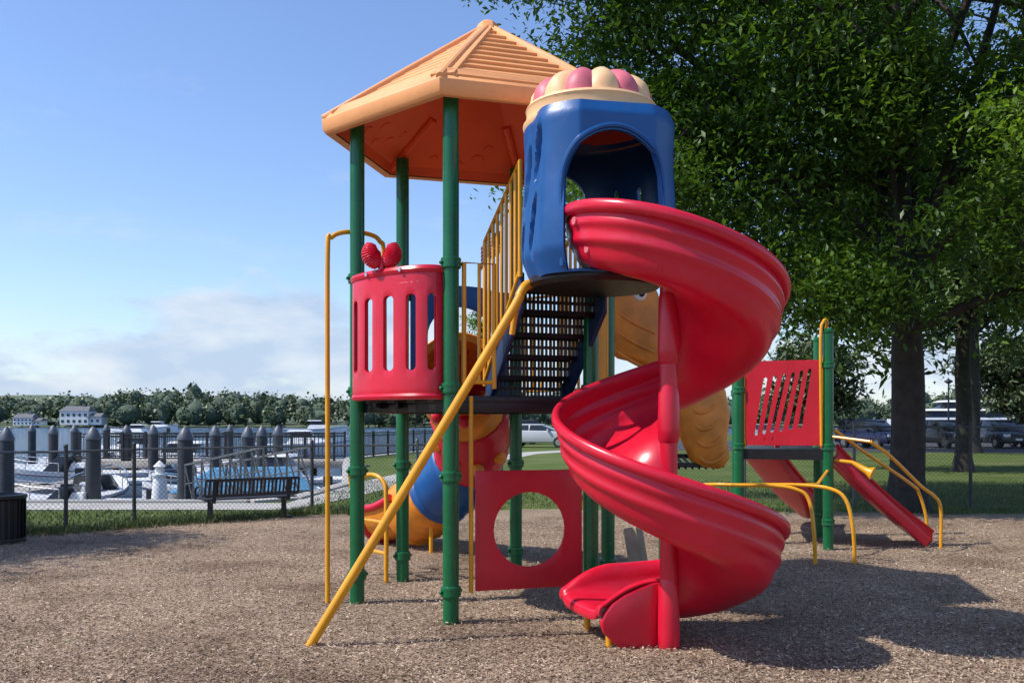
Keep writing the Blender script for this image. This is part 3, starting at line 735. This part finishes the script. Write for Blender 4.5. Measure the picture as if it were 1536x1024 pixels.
# ================================================================== TREES
def leaf_cloud(name,cent,per,spread,L,mat,parent,flat=.7,droop=.3,W=.42):
    cent=np.asarray(cent); n=len(cent)*per
    sp=np.repeat(.6+.8*rng.random(len(cent)),per)[:,None]
    pos=np.repeat(cent,per,0)+rng.normal(0,1,(n,3))*np.array(spread)*sp
    th=rng.random(n)*2*math.pi; el=rng.normal(-droop,.45,n)
    a=np.stack([np.cos(th)*np.cos(el),np.sin(th)*np.cos(el),np.sin(el)],1)
    r=rng.normal(0,1,(n,3))*np.array([1,1,1])*(1-flat)+np.array([0,0,1])*flat
    b=np.cross(a,r); b/=np.linalg.norm(b,axis=1)[:,None]+1e-9
    l=(L*(.6+.8*rng.random(n)))[:,None]; w=l*W*.5
    v=np.stack([pos-a*l*.5,pos+b*w,pos+a*l*.5-np.array([0,0,.1])*l,pos-b*w],1).reshape(-1,3)
    return np_mesh(name,v,np.arange(len(v)).reshape(-1,4),[mat],parent)
def tree(name,base,tr,fork,cc,rad,nl,ncl,per,L,mat,seed,lobes=28,spread=.34,lean=(0,0),lobr=.34,minz=None,extra=[],thin=None):
    R=random.Random(seed); e=empty(name,base); base=V(base); cc=V(cc); mb=MB()
    top=V((cc.x+lean[0],cc.y+lean[1],cc.z+rad[2]*.75))
    tp=[base+V((0,0,-.1)),base+V((0,0,.25)),base+V((.03,0,fork*.5)),base+V((lean[0]*.1,0,fork))]
    pts=cr(tp+[base.lerp(top,.55)+V((R.uniform(-.4,.4),0,0)),top],6)
    def rr(z):
        h=z-base.z
        if h<.5: return tr*(1.5-.9*h if h>0 else 1.5)
        if h<fork: return tr*(1.05-.15*h/fork)
        return max(.03,tr*.85*(1-(h-fork)/(top.z-base.z-fork+.01))**.8)
    mb.tube(pts,[rr(p.z) for p in pts],14)
    nodes_=[(p,rr(p.z)) for p in pts if p.z-base.z>fork*.9]
    lob=[(V(q),r_) for q,r_ in extra]
    while len(lob)<lobes:
        d=V((R.gauss(0,1),R.gauss(0,1),R.gauss(0,1))).normalized()*R.uniform(.35,.88)
        lob.append((V((d.x*rad[0],d.y*rad[1],d.z*rad[2]))+cc, R.uniform(.6,1.3)*lobr))
    limbs=[]
    for i in range(nl):
        st,r0=R.choice(nodes_[:max(3,int(len(nodes_)*.75))]); tgt=lob[i%len(lob)][0]
        mid=st.lerp(tgt,.5)+V((R.uniform(-.5,.5),R.uniform(-.5,.5),R.uniform(.2,.9)))*rad[2]*.12
        q=cr([st,mid,tgt],6); r1=min(r0*.65,tr*.42)
        mb.tube(q,[max(.015,r1*(1-.85*k/(len(q)-1))) for k in range(len(q))],7)
        limbs+=q[2:]
    LA=np.array([tuple(p) for p in limbs+[p for p,_ in nodes_]])
    cl=[]; mz=fork*.75+base.z if minz is None else minz
    while len(cl)<ncl:
        lc,lr=R.choice(lob); d=V((R.gauss(0,1),R.gauss(0,1),R.gauss(0,1))).normalized()*(R.random()**.45)*lr
        p=lc+V((d.x*rad[0],d.y*rad[1],d.z*rad[2]*.8))
        if p.z<mz: continue
        if thin and p.z>thin and R.random()<.6: continue
        cl.append(tuple(p))
    ca=np.array(cl)
    for i in range(0,min(len(cl),900)):
        p=ca[i]; k=np.argmin(((LA-p)**2).sum(1)); s=V(LA[k]); p=V(p)
        if (p-s).length>rad[0]*.6: continue
        mb.tube([s,s.lerp(p,.5)+V((0,0,.12)),p],[.035 if i<250 else .018,.02 if i<250 else .012,.006],4,caps=False)
    mb.build("trunk_and_limbs",[BARK],e,ang=70)
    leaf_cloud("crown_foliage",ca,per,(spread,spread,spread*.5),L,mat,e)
    return e
tree("shade_tree",(7.1,16.8,0),.30,3.2,(7.2,17.8,8.9),(8.4,6.0,7.0),40,2500,95,.125,LEAF,11,lobes=54,spread=.36,lobr=.24,minz=2.7,thin=11.5,
     extra=[((.6,17,10.2),.20),((-.2,17.5,11.0),.2),((2.0,16.5,8.6),.22),((4.6,16,4.6),.2),((5.6,15.5,3.7),.15),((9.4,15.5,3.8),.18),((3.6,17,5.6),.2),((8.0,14.5,4.8),.2),((3.2,17,7.0),.2)])
tree("shade_tree",(10.9,12.6,0),.28,3.5,(9.4,12.2,8.0),(4.6,3.4,3.6),16,650,85,.11,LEAF2,5,lobes=24,spread=.28,lobr=.22,thin=9)
tree("shade_tree",(23.6,48,0),.42,6,(25,50,12.5),(13,9,8.5),24,1100,50,.5,LEAFB,21,lobes=34,spread=.85)
tree("shade_tree",(14.5,30,0),.25,4,(16,30,9.5),(9,6,6.5),16,1000,50,.32,LEAFB,31,lobes=26,spread=.6)
tree("young_tree",(-.75,26,0),.06,1.5,(-.75,26,3.1),(.75,.75,1.9),7,80,60,.10,LEAF2,8,lobes=10,spread=.2)
tree("shade_tree",(-13.2,9.3,0),.2,3,(-12.4,9.3,6.2),(2.9,2.8,2.4),10,360,45,.16,LEAFB,9,lobes=16,spread=.35)
tree("small_tree",(19.5,60,0),.2,2,(19.5,60,4.6),(3.8,3.5,3.4),8,240,50,.4,LEAFF,14,lobes=12,spread=.6)
tree("small_tree",(36,66,0),.2,1.5,(37,66,4.2),(6,4,3.6),8,280,50,.45,LEAFF,15,lobes=12,spread=.7)
cents=[];R=random.Random(3); core=MB()
x=-560
while x<560:
    for row in range(3):
        y=404+row*26+R.uniform(-8,8)+15*math.sin(x*.02); h=R.uniform(6.5,10)*(1+.12*row)+1.6*math.sin(x*.03)+ (2.5 if R.random()<.10 else 0)
        if -205<x<-168 and row==0: h*=.25
        rw=R.uniform(3.5,6.5); xx_=x+R.uniform(-3,3); z0=row*2.0
        for k in range(26):
            d=V((R.gauss(0,1),R.gauss(0,1),R.gauss(0,1))).normalized()
            cents.append((xx_+d.x*rw,y+d.y*rw,z0+h*.55+d.z*h*.45))
        core.ball((xx_,y,z0+h*.5),1,sc=(rw*.85,rw*.8,h*.46),seg=8)
    x+=R.uniform(5,8)
DT=empty("distant_tree_line",(0,420,0))
core.build("tree_cores",[surf("far_foliage_core",(.06,.09,.055),.9,.3,.2)],DT)
leaf_cloud("tree_foliage",cents,9,(1.1,1.1,.9),1.3,LEAFF,DT,W=.8)
# ================================================================== HOUSES
def house(loc,w_,d_,h,rh,mat=SIDING):
    e=empty("white_house",loc); l=V(loc); mb=MB()
    mb.box(l+V((0,0,h/2)),(w_,d_,h)); mb.box(l+V((w_*.68,0,h*.3)),(w_*.5,d_*.8,h*.6)); mb.build("walls",[mat],e,smooth=False)
    mb=MB()
    for c,ww,hh,rr in((l,w_,h,rh),(l+V((w_*.68,0,0)),w_*.5,h*.6,rh*.7)):
        hw=ww/2+.4; dd=d_/2+.4
        mb.add([c+V((-hw,-dd,hh)),c+V((hw,-dd,hh)),c+V((hw,dd,hh)),c+V((-hw,dd,hh)),c+V((-hw*.8,0,hh+rr)),c+V((hw*.8,0,hh+rr))],[(0,1,5,4),(2,3,4,5),(1,2,5),(3,0,4),(3,2,1,0)])
    mb.box(l+V((w_*.2,0,h+rh)),(1,1,2)); mb.build("roof",[SHINGLE],e,smooth=False)
    mb=MB()
    for fl in range(2):
        for k in range(5): mb.box(l+V((-w_*.4+k*w_*.2,-d_/2-.03,h*(.27+.45*fl))),(w_*.09,.1,h*.2))
    for k in range(2): mb.box(l+V((w_*.6+k*w_*.2,-d_*.4-.03,h*.3)),(w_*.08,.1,h*.2))
    mb.build("windows",[GLASS],e,smooth=False)
house((-184,396,.2),12,8,5.8,2.2); house((-207,398,.0),8,7,3.2,1.8); house((-52,400,.2),8,7,3.2,1.8)
# ================================================================== PILINGS, PIER, BOATS
PL=[(278,25,.40),(140,26,.40),(10,24,.36),(372,29,.38),(393,31,.36),(417,34,.38),(323,33,.38),(230,36,.38),(190,38,.38),(80,37,.36),(112,44,.36),(48,46,.36),(345,46,.34),(160,50,.36)]
for px_,d,dia in PL:
    x=(px_-768)*d/1400; mb=MB(); r=dia/2
    mb.tube([(x,d,-2),(x,d,.3),(x,d,1.12)],[r*1.05,r,r],14); mb.lathe((x,d,0),[(r,1.1),(r*1.1,1.12),(r*1.08,1.18),(r*.55,1.38),(.02,1.47)],14,1)
    mb.build("dock_piling",[PILE,PCAP])
def railing(name,a,b,z,h=1.1,sp=.16):
    e=MB(); a=V(a);b=V(b);L=(b-a).length; d=(b-a).normalized()
    for zz in (.12,h-.12,h): e.bar(a+V((0,0,z+zz)),b+V((0,0,z+zz)),.05,.05)
    n=int(L/sp)
    for i in range(n+1):
        p=a+d*(i*L/n); e.bar(p+V((0,0,z+.1)),p+V((0,0,z+h)),.022,.022)
    m=int(L/2)+1
    for i in range(m+1):
        p=a+d*(i*L/m); e.bar(p+V((0,0,z)),p+V((0,0,z+h+.08)),.09,.09)
    return e.build(name,[BLACKM],None,smooth=False)
mb=MB(); mb.box((-12.2,39,-.14),(11,2.6,.28),m=0)
for k in range(7): 
    for s in(-1,1): mb.cyl((-17+k*1.7,39+s*1.1,-2),(-17+k*1.7,39+s*1.1,-.28),.13,seg=8,m=1)
mb.build("fishing_pier",[DOCK,PILE],None,bevel=.02)
railing("iron_railing",(-17.5,37.8,0),(-7.2,37.8,0),0); railing("iron_railing",(-17.5,40.2,0),(-7.2,40.2,0),0)
railing("iron_railing",(-6.7,40.5,0),(-2.2,61,0),0); railing("iron_railing",(-2.2,61,0),(7.5,84,0),0)
mb=MB()
mb.box((-9.5,24.2,-.75),(14,1.4,.3)); mb.box((-16,31,-.75),(1.4,12,.3)); mb.box((-9.8,31,-.75),(1.2,12,.3)); mb.box((-22,33,-.75),(12,1.3,.3))
mb.build("floating_dock",[DOCK],None,bevel=.02)
mb=MB(); g0,g1=V((-4.9,20.4,.05)),V((-8.2,25.0,-.55)); gd=(g1-g0).normalized(); gp=V((-gd.y,gd.x,0)).normalized()
mb.bar(g0,g1,1.1,.08)
for s in(-.55,.55):
    a=g0+gp*s;b=g1+gp*s; mb.bar(a+V((0,0,1)),b+V((0,0,1)),.05,.05); mb.bar(a+V((0,0,.5)),b+V((0,0,.5)),.03,.03)
    for k in range(9):
        p=a.lerp(b,k/8); mb.bar(p,p+V((0,0,1)),.04,.04)
        if k<8: q=a.lerp(b,(k+1)/8); mb.bar(p,q+V((0,0,1)),.03,.03)
mb.build("gangway_ramp",[GALV],None,smooth=False)
def boat(x,y,L,ang,hull=WHITE,cover=None,name="motor_boat",sc=1,cabin=True):
    e=empty(name,(x,y,-1)); M=Matrix.Translation((x,y,-1))@Matrix.Rotation(ang,4,'Z')
    mb=MB(); st=[(-.5,.16,.10),(-.3,.175,.095),(0,.18,.10),(.2,.165,.115),(.35,.12,.135),(.45,.06,.155),(.5,.006,.165)]
    vs=[];fs=[]
    for t,b,dk in st:
        b*=L;dk*=L
        vs+=[M@V((t*L,s*b*k,z)) for s,k,z in((-1,.88,dk*1.0),(-1,1,dk*1.03),(-1,.97,dk*.85),(-1,.75,.0),(0,0,-.25),(1,.75,.0),(1,.97,dk*.85),(1,1,dk*1.03),(1,.88,dk*1.0))]
    for i in range(len(st)-1):
        for k in range(8): q=i*9+k; fs.append((q,q+1,q+10,q+9))
        fs.append((i*9+8,i*9,i*9+9,i*9+17))
    fs.append(tuple(range(9))); mb.add(vs,fs)
    mb.build("hull",[hull],e,ang=30)
    mb=MB()
    for s in(-1,1): mb.tube([M@V((t*L,s*b*L*.985,dk*L*.80)) for t,b,dk in st],.03,6)
    mb.build("rub_stripe",[NAVY],e)
    mb=MB()
    def bx_(c,s,m): 
        o=len(mb.v); mb.box(c,s,m=m); mb.v[o:]=[tuple(M@V(p)) for p in mb.v[o:]]
    def trap(x0,x1,x2,x3,z0,z1,hw0,hw1,m):
        mb.add([M@V(p) for p in((x0,-hw0,z0),(x1,-hw0,z0),(x1,hw0,z0),(x0,hw0,z0),(x2,-hw1,z1),(x3,-hw1,z1),(x3,hw1,z1),(x2,hw1,z1))],[(3,2,1,0),(4,5,6,7),(0,1,5,4),(1,2,6,5),(2,3,7,6),(3,0,4,7)],m)
    z=L*.105
    if cover is not None: trap(-.46*L,.36*L,-.3*L,.12*L,z,z+.13*L,.165*L,.05*L,2)
    elif cabin:
        trap(-.12*L,.30*L,-.08*L,.16*L,z,z+.06*L,.14*L,.12*L,0); trap(-.08*L,.16*L,-.05*L,.10*L,z+.06*L+.002,z+.12*L,.118*L,.10*L,1); trap(-.12*L,.11*L,-.10*L,.09*L,z+.12*L+.002,z+.135*L,.12*L,.11*L,0)
    else:
        trap(.02*L,.12*L,-.02*L,.04*L,z,z+.09*L,.13*L,.10*L,1); trap(-.1*L,.0,-.1*L,-.02*L,z,z+.05*L,.06*L,.05*L,0)
    bx_((-.53*L,0,z+.02*L),(.05*L,.06*L,.10*L),3)
    mb.build("superstructure",[WHITE,GLASS,cover or CANVAS,BLACK],e,smooth=False,bevel=.02)
    mb=MB(); q=[M@V((t*L,s*b*L*.95,dk*L+.35)) for s in(-1,) for t,b,dk in st[2:]]
    mb.tube(q,.02,6); q=[M@V((t*L,b*L*.95,dk*L+.35)) for t,b,dk in st[2:]]; mb.tube(q,.02,6)
    for t,b,dk in st[2:6]:
        for s in(-1,1): mb.cyl(M@V((t*L,s*b*L*.95,dk*L)),M@V((t*L,s*b*L*.95,dk*L+.35)),.015,seg=6)
    mb.build("bow_rail",[CHROME],e)
boat(-17.2,36.5,6.5,math.radians(180),cabin=False)
boat(-12.8,28.5,5.0,math.radians(100),cabin=False)
boat(-8.3,28.0,5.2,math.radians(200),cover=CANVAS)
boat(-8.4,33.5,6.0,math.radians(175))
boat(-21,31,6,math.radians(190))
boat(-12.4,33.5,5.5,math.radians(10),cabin=False)
boat(-15.2,44,7,math.radians(180)); boat(-20.5,42,6.5,math.radians(5),cabin=False); boat(-12.2,25.9,4.2,math.radians(178),cabin=False)
boat(-24,60,7,math.radians(170)); boat(-38,180,12,math.radians(10)); boat(-95,250,11,math.radians(0)); boat(-60,150,9,math.radians(180)); boat(-17,75,8,math.radians(5))
ye=empty("white_yacht",(62,132,-1)); mb=MB()
st=[(-9,2.3,1.9),(-4,2.5,1.9),(2,2.4,2.2),(6,1.5,2.6),(9,.05,3.0)]; vs=[];fs=[]
for t,b,dk in st: vs+=[V((62-t,132-b,dk-1)),V((62-t,132-b*.8,-1.1)),V((62-t,132+b*.8,-1.1)),V((62-t,132+b,dk-1))]
for i in range(4):
    for k in range(4): q=i*4; fs.append((q+k,q+(k+1)%4,q+4+(k+1)%4,q+4+k))
fs.append((0,1,2,3)); mb.add(vs,fs)
def trap2(x0,x1,x2,x3,z0,z1,h,m): mb.add([V(p) for p in((x0,132-h,z0),(x1,132-h,z0),(x1,132+h,z0),(x0,132+h,z0),(x2,132-h*.85,z1),(x3,132-h*.85,z1),(x3,132+h*.85,z1),(x2,132+h*.85,z1))],[(3,2,1,0),(4,5,6,7),(0,1,5,4),(1,2,6,5),(2,3,7,6),(3,0,4,7)],m)
trap2(55,70,57,69.5,1.1,2.2,2.0,0); trap2(57.2,69,59,68.6,2.202,3.1,1.75,1); trap2(58,70,59,69.5,3.102,3.4,1.9,0); trap2(60,67.5,61.5,67,3.402,4.3,1.5,1); trap2(60,68.5,61,68,4.302,4.6,1.6,0)
mb.cyl((64,132,4.6),(64.4,132,6.8),.06,seg=6); mb.bar((63,132,5.6),(65.5,132,5.7),.4,.15)
mb.build("hull_and_decks",[WHITE,GLASS],ye,smooth=False,bevel=.05)
mb=MB(); mb.lathe((-7.55,20.0,0),[(.19,-.9),(.2,-.3),(.14,.35),(.12,.42),(.17,.44),(.17,.48),(.10,.5),(.10,.62),(.14,.64),(.02,.76),(0,.77)],10); mb.build("lighthouse_dock_pedestal",[WHITE],None)
# ================================================================== FENCES
def fence(path,h,name):
    e=empty(name,path[0]+(0,)); mbp=MB(); W=[];Fq=[]
    pts=[V((*p,0)) for p in path]
    for a,b in zip(pts[:-1],pts[1:]):
        L=(b-a).length; d=(b-a).normalized(); n=max(1,round(L/2.4))
        for i in range(n+1):
            p=a+d*(L*i/n); mbp.cyl(p+V((0,0,-.05)),p+V((0,0,h+.07)),.03,seg=10); mbp.ball(p+V((0,0,h+.08)),.035,seg=8)
        mbp.cyl(a+V((0,0,h)),b+V((0,0,h)),.018,seg=8); mbp.cyl(a+V((0,0,.06)),b+V((0,0,.06)),.004,seg=4)
        sp=.075; m=int((L+h)/sp); nd=V((d.y,-d.x,0)); up=V((0,0,1)); hh=h-.08
        for i in range(m):
            s=i*sp-hh
            for sg in(1,-1):
                u0,u1=(s,s+hh) if sg==1 else (s+hh,s)
                z0=.05
                def at(t): return u0+(u1-u0)*t
                ta=(0-u0)/(u1-u0); tb=(L-u0)/(u1-u0); lo,hi=min(ta,tb),max(ta,tb); t0=max(0,lo); t1=min(1,hi)
                if t1<=t0: continue
                p=a+d*at(t0)+up*(z0+hh*t0); q=a+d*at(t1)+up*(z0+hh*t1); dd=(q-p).normalized(); wv=nd.cross(dd)*.0021
                o=len(W); W.extend([tuple(p-wv),tuple(p+wv),tuple(q+wv),tuple(q-wv)]); Fq.append((o,o+1,o+2,o+3))
    mbp.build("posts_and_rails",[GALV],e); np_mesh("chain_link_mesh",W,Fq,[WIRE],e)
fence([(-14,12.1),(-9,12.9),(-6.5,13.6),(-5.95,14.7),(-3.6,16.8),(0,18.6)],1.16,"chain_link_fence")
fence([(2.6,18.8),(8.45,17.2),(20,16.2)],1.5,"chain_link_fence")
# ================================================================== BENCH
BE=empty("park_bench",(-4.25,15.1,0)); b0,b1=V((-4.88,14.76,0)),V((-3.62,15.64,0)); bd=(b1-b0).normalized(); bn=V((bd.y,-bd.x,0))
mb=MB()
for k in range(5): o_=bn*(.02-.1*k); mb.bar(b0+o_+V((0,0,.36)),b1+o_+V((0,0,.36)),.07,.02)
mb.build("seat",[BLACKM],BE,bevel=.004)
mb=MB()
for z in (.42,.67): mb.bar(b0+bn*(.07+(z-.4)*.25)+V((0,0,z)),b1+bn*(.07+(z-.4)*.25)+V((0,0,z)),.03,.045)
nsl=24
for i in range(nsl+1):
    p=b0.lerp(b1,i/nsl); mb.bar(p+bn*.075+V((0,0,.42)),p+bn*.14+V((0,0,.67)),.03,.012)
mb.build("backrest",[BLACKM],BE)
mb=MB()
for t in (.1,.9):
    p=b0.lerp(b1,t); mb.bar(p+bn*-.15,p+bn*-.15+V((0,0,.36)),.07,.07); mb.bar(p+bn*.13+V((0,0,.02)),p+bn*-.43+V((0,0,.02)),.07,.05); mb.bar(p+bn*.06+V((0,0,.34)),p+bn*.15+V((0,0,.68)),.05,.03)
    mb.bar(p+bn*.06+V((0,0,.32)),p-bn*.42+V((0,0,.32)),.05,.04)
for t in (0,1):
    p=b0.lerp(b1,t); mb.tube(cr([p+bn*.12+V((0,0,.54)),p-bn*.25+V((0,0,.56)),p-bn*.42+V((0,0,.5)),p-bn*.42+V((0,0,.34))],5),.018,8)
mb.build("legs_and_arms",[BLACKM],BE)
TB=empty("trash_bin",(-6.75,12.25,0)); mb=MB()
for k in range(28):
    a=2*math.pi*k/28; mb.bar((-6.75+.32*math.cos(a),12.25+.32*math.sin(a),.03),(-6.75+.32*math.cos(a),12.25+.32*math.sin(a),.62),.03,.008)
mb.lathe((-6.75,12.25,0),[(.29,.02),(.29,.60),(.0,.60)],24); mb.lathe((-6.75,12.25,0),[(.33,.58),(.35,.6),(.35,.64),(.30,.65),(.26,.60)],28); mb.lathe((-6.75,12.25,0),[(.33,.02),(.34,.05),(.33,.08)],28)
mb.build("slatted_body",[BLACK],TB)
# ================================================================== CARS / LAMPS / FLAG
def car(x,y,ang,col,suv=True):
    m=surf("car_paint",col,.22,.05,1); e=empty("parked_car",(x,y,0)); M=Matrix.Translation((x,y,0))@Matrix.Rotation(ang,4,'Z')
    hh=1.72 if suv else 1.45; mb=MB()
    body=[(-2.3,.38),(-2.32,.75),(-2.2,1.02),(-1.0,1.06),(.9,1.04),(2.0,.93),(2.28,.75),(2.3,.35),(1.85,.3),(-1.85,.3)]
    mb.prism(body,lambda a,b,t:M@V((a,t,b)),1.86); mb.build("body",[m],e,bevel=.09,ang=50)
    mb=MB(); x0,x1,x2,x3=(-2.15,1.15,-1.85,.35) if suv else (-1.8,1.1,-1.1,.25)
    def tr(x0,x1,x2,x3,z0,z1,w0,w1,k): mb.add([M@V(p) for p in((x0,-w0,z0),(x1,-w0,z0),(x1,w0,z0),(x0,w0,z0),(x2,-w1,z1),(x3,-w1,z1),(x3,w1,z1),(x2,w1,z1))],[(3,2,1,0),(4,5,6,7),(0,1,5,4),(1,2,6,5),(2,3,7,6),(3,0,4,7)],k)
    tr(x0,x1,x2,x3,1.03,hh-.06,.86,.70,0); tr(x2-.04,x3+.04,x2+.1,x3-.15,hh-.062,hh,.72,.62,1)
    for xx in (x0+(x2-x0)*.5+.5,(x0+x1)/2-.1,):
        for s in(-1,1): mb.bar(M@V((xx,s*.872,1.03)),M@V((xx,s*.705,hh-.06)),.07,.03,m=1)
    mb.build("greenhouse",[GLASS,m],e,bevel=.03)
    mb=MB()
    for xx in(-1.42,1.42):
        for s in(-1,1): mb.cyl(M@V((xx,s*.72,.34)),M@V((xx,s*.945,.34)),.34,seg=20,m=0); mb.cyl(M@V((xx,s*.93,.34)),M@V((xx,s*.955,.34)),.2,seg=14,m=1)
    mb.build("wheels",[TIRE,CHROME],e)
    mb=MB(); 
    for s in(-1,1):
        mb.box(M@V((2.27,s*.68,.78)),(.12,.36,.16),ang,0); mb.box(M@V((-2.29,s*.75,.85)),(.1,.22,.25),ang,3); mb.box(M@V((.75,s*1.0,1.1)),(.12,.18,.13),ang,2)
    mb.box(M@V((2.3,0,.72)),(.06,.9,.2),ang,1); mb.box(M@V((2.3,0,.48)),(.08,1.5,.12),ang,1); mb.box(M@V((2.345,0,.55)),(.02,.4,.12),ang,0)
    mb.build("lights_grille_mirrors",[WHITE,BLACK,m,RED],e)
car(21.6,56,math.radians(-70),(.012,.014,.05)); car(26.4,57,math.radians(-80),(.02,.022,.025)); car(29.7,57,math.radians(-90),(.03,.03,.035)); car(32.5,57.5,math.radians(-90),(.05,.055,.07),False)
car(36,59,math.radians(-90),(.3,.3,.31)); car(41,62,math.radians(-90),(.03,.03,.03)); car(17.3,64,math.radians(-75),(.25,.26,.27),False); car(1.7,58,math.radians(-15),(.45,.46,.47),False); car(.0,66,math.radians(180),(.03,.03,.035))
for x,y in((22,60),(29,62)):
    e=empty("street_lamp",(x,y,0)); mb=MB(); mb.cyl((x,y,0),(x,y,4.1),.07,.045,10); mb.lathe((x,y,0),[(.16,0),(.16,.3),(.07,.4)],12); mb.lathe((x,y,0),[(.06,4.1),(.28,4.25),(.26,4.3),(.05,4.42),(0,4.5)],14); mb.build("lamp_pole",[BLACKM],e)
def flagm():
    m,nt,b=nodes("striped_flag_cloth"); g=nt.nodes.new("ShaderNodeTexCoord"); s=nt.nodes.new("ShaderNodeSeparateXYZ"); nt.links.new(g.outputs["UV"],s.inputs[0])
    mm=nt.nodes.new("ShaderNodeMath"); mm.operation='MULTIPLY'; mm.inputs[1].default_value=6.5; nt.links.new(s.outputs[1],mm.inputs[0])
    fr=nt.nodes.new("ShaderNodeMath"); fr.operation='FRACT'; nt.links.new(mm.outputs[0],fr.inputs[0])
    gt=nt.nodes.new("ShaderNodeMath"); gt.operation='GREATER_THAN'; gt.inputs[1].default_value=.5; nt.links.new(fr.outputs[0],gt.inputs[0])
    col=ramp(nt,gt.outputs[0],[(0,(.75,.72,.7)),(1,(.5,.02,.03))])
    a=nt.nodes.new("ShaderNodeMath"); a.operation='LESS_THAN'; a.inputs[1].default_value=.4; nt.links.new(s.outputs[0],a.inputs[0])
    c=nt.nodes.new("ShaderNodeMath"); c.operation='GREATER_THAN'; c.inputs[1].default_value=.46; nt.links.new(s.outputs[1],c.inputs[0])
    ac=nt.nodes.new("ShaderNodeMath"); ac.operation='MULTIPLY'; nt.links.new(a.outputs[0],ac.inputs[0]); nt.links.new(c.outputs[0],ac.inputs[1])
    mx=nt.nodes.new("ShaderNodeMix"); mx.data_type='RGBA'; nt.links.new(ac.outputs[0],mx.inputs[0]); nt.links.new(col,mx.inputs[6]); mx.inputs[7].default_value=(.01,.015,.08,1)
    nt.links.new(mx.outputs[2],b.inputs["Base Color"]); b.inputs["Roughness"].default_value=.8; return m
FL=empty("flagpole",(-.35,30,0)); mb=MB(); mb.cyl((-.35,30,0),(-.35,30,7.9),.06,.03,10); mb.ball((-.35,30,7.95),.07); mb.build("pole",[GALV],FL)
vs=[];fs=[];uv=[]
for i in range(13):
    for j in range(9):
        u=i/12;v_=j/8; vs.append((-.38-.62*u,30+.12*math.sin(u*9+v_),7.75-.75*(1-v_)-.55*u**1.3)); uv.append((u,v_))
for i in range(12):
    for j in range(8): a=i*9+j; fs.append((a,a+9,a+10,a+1))
fo=np_mesh("flag_cloth",vs,fs,[flagm()],FL,smooth=True); ul=fo.data.uv_layers.new(name="UVMap")
for l in fo.data.loops: ul.data[l.index].uv=uv[l.vertex_index]
print("done",len(D.objects))
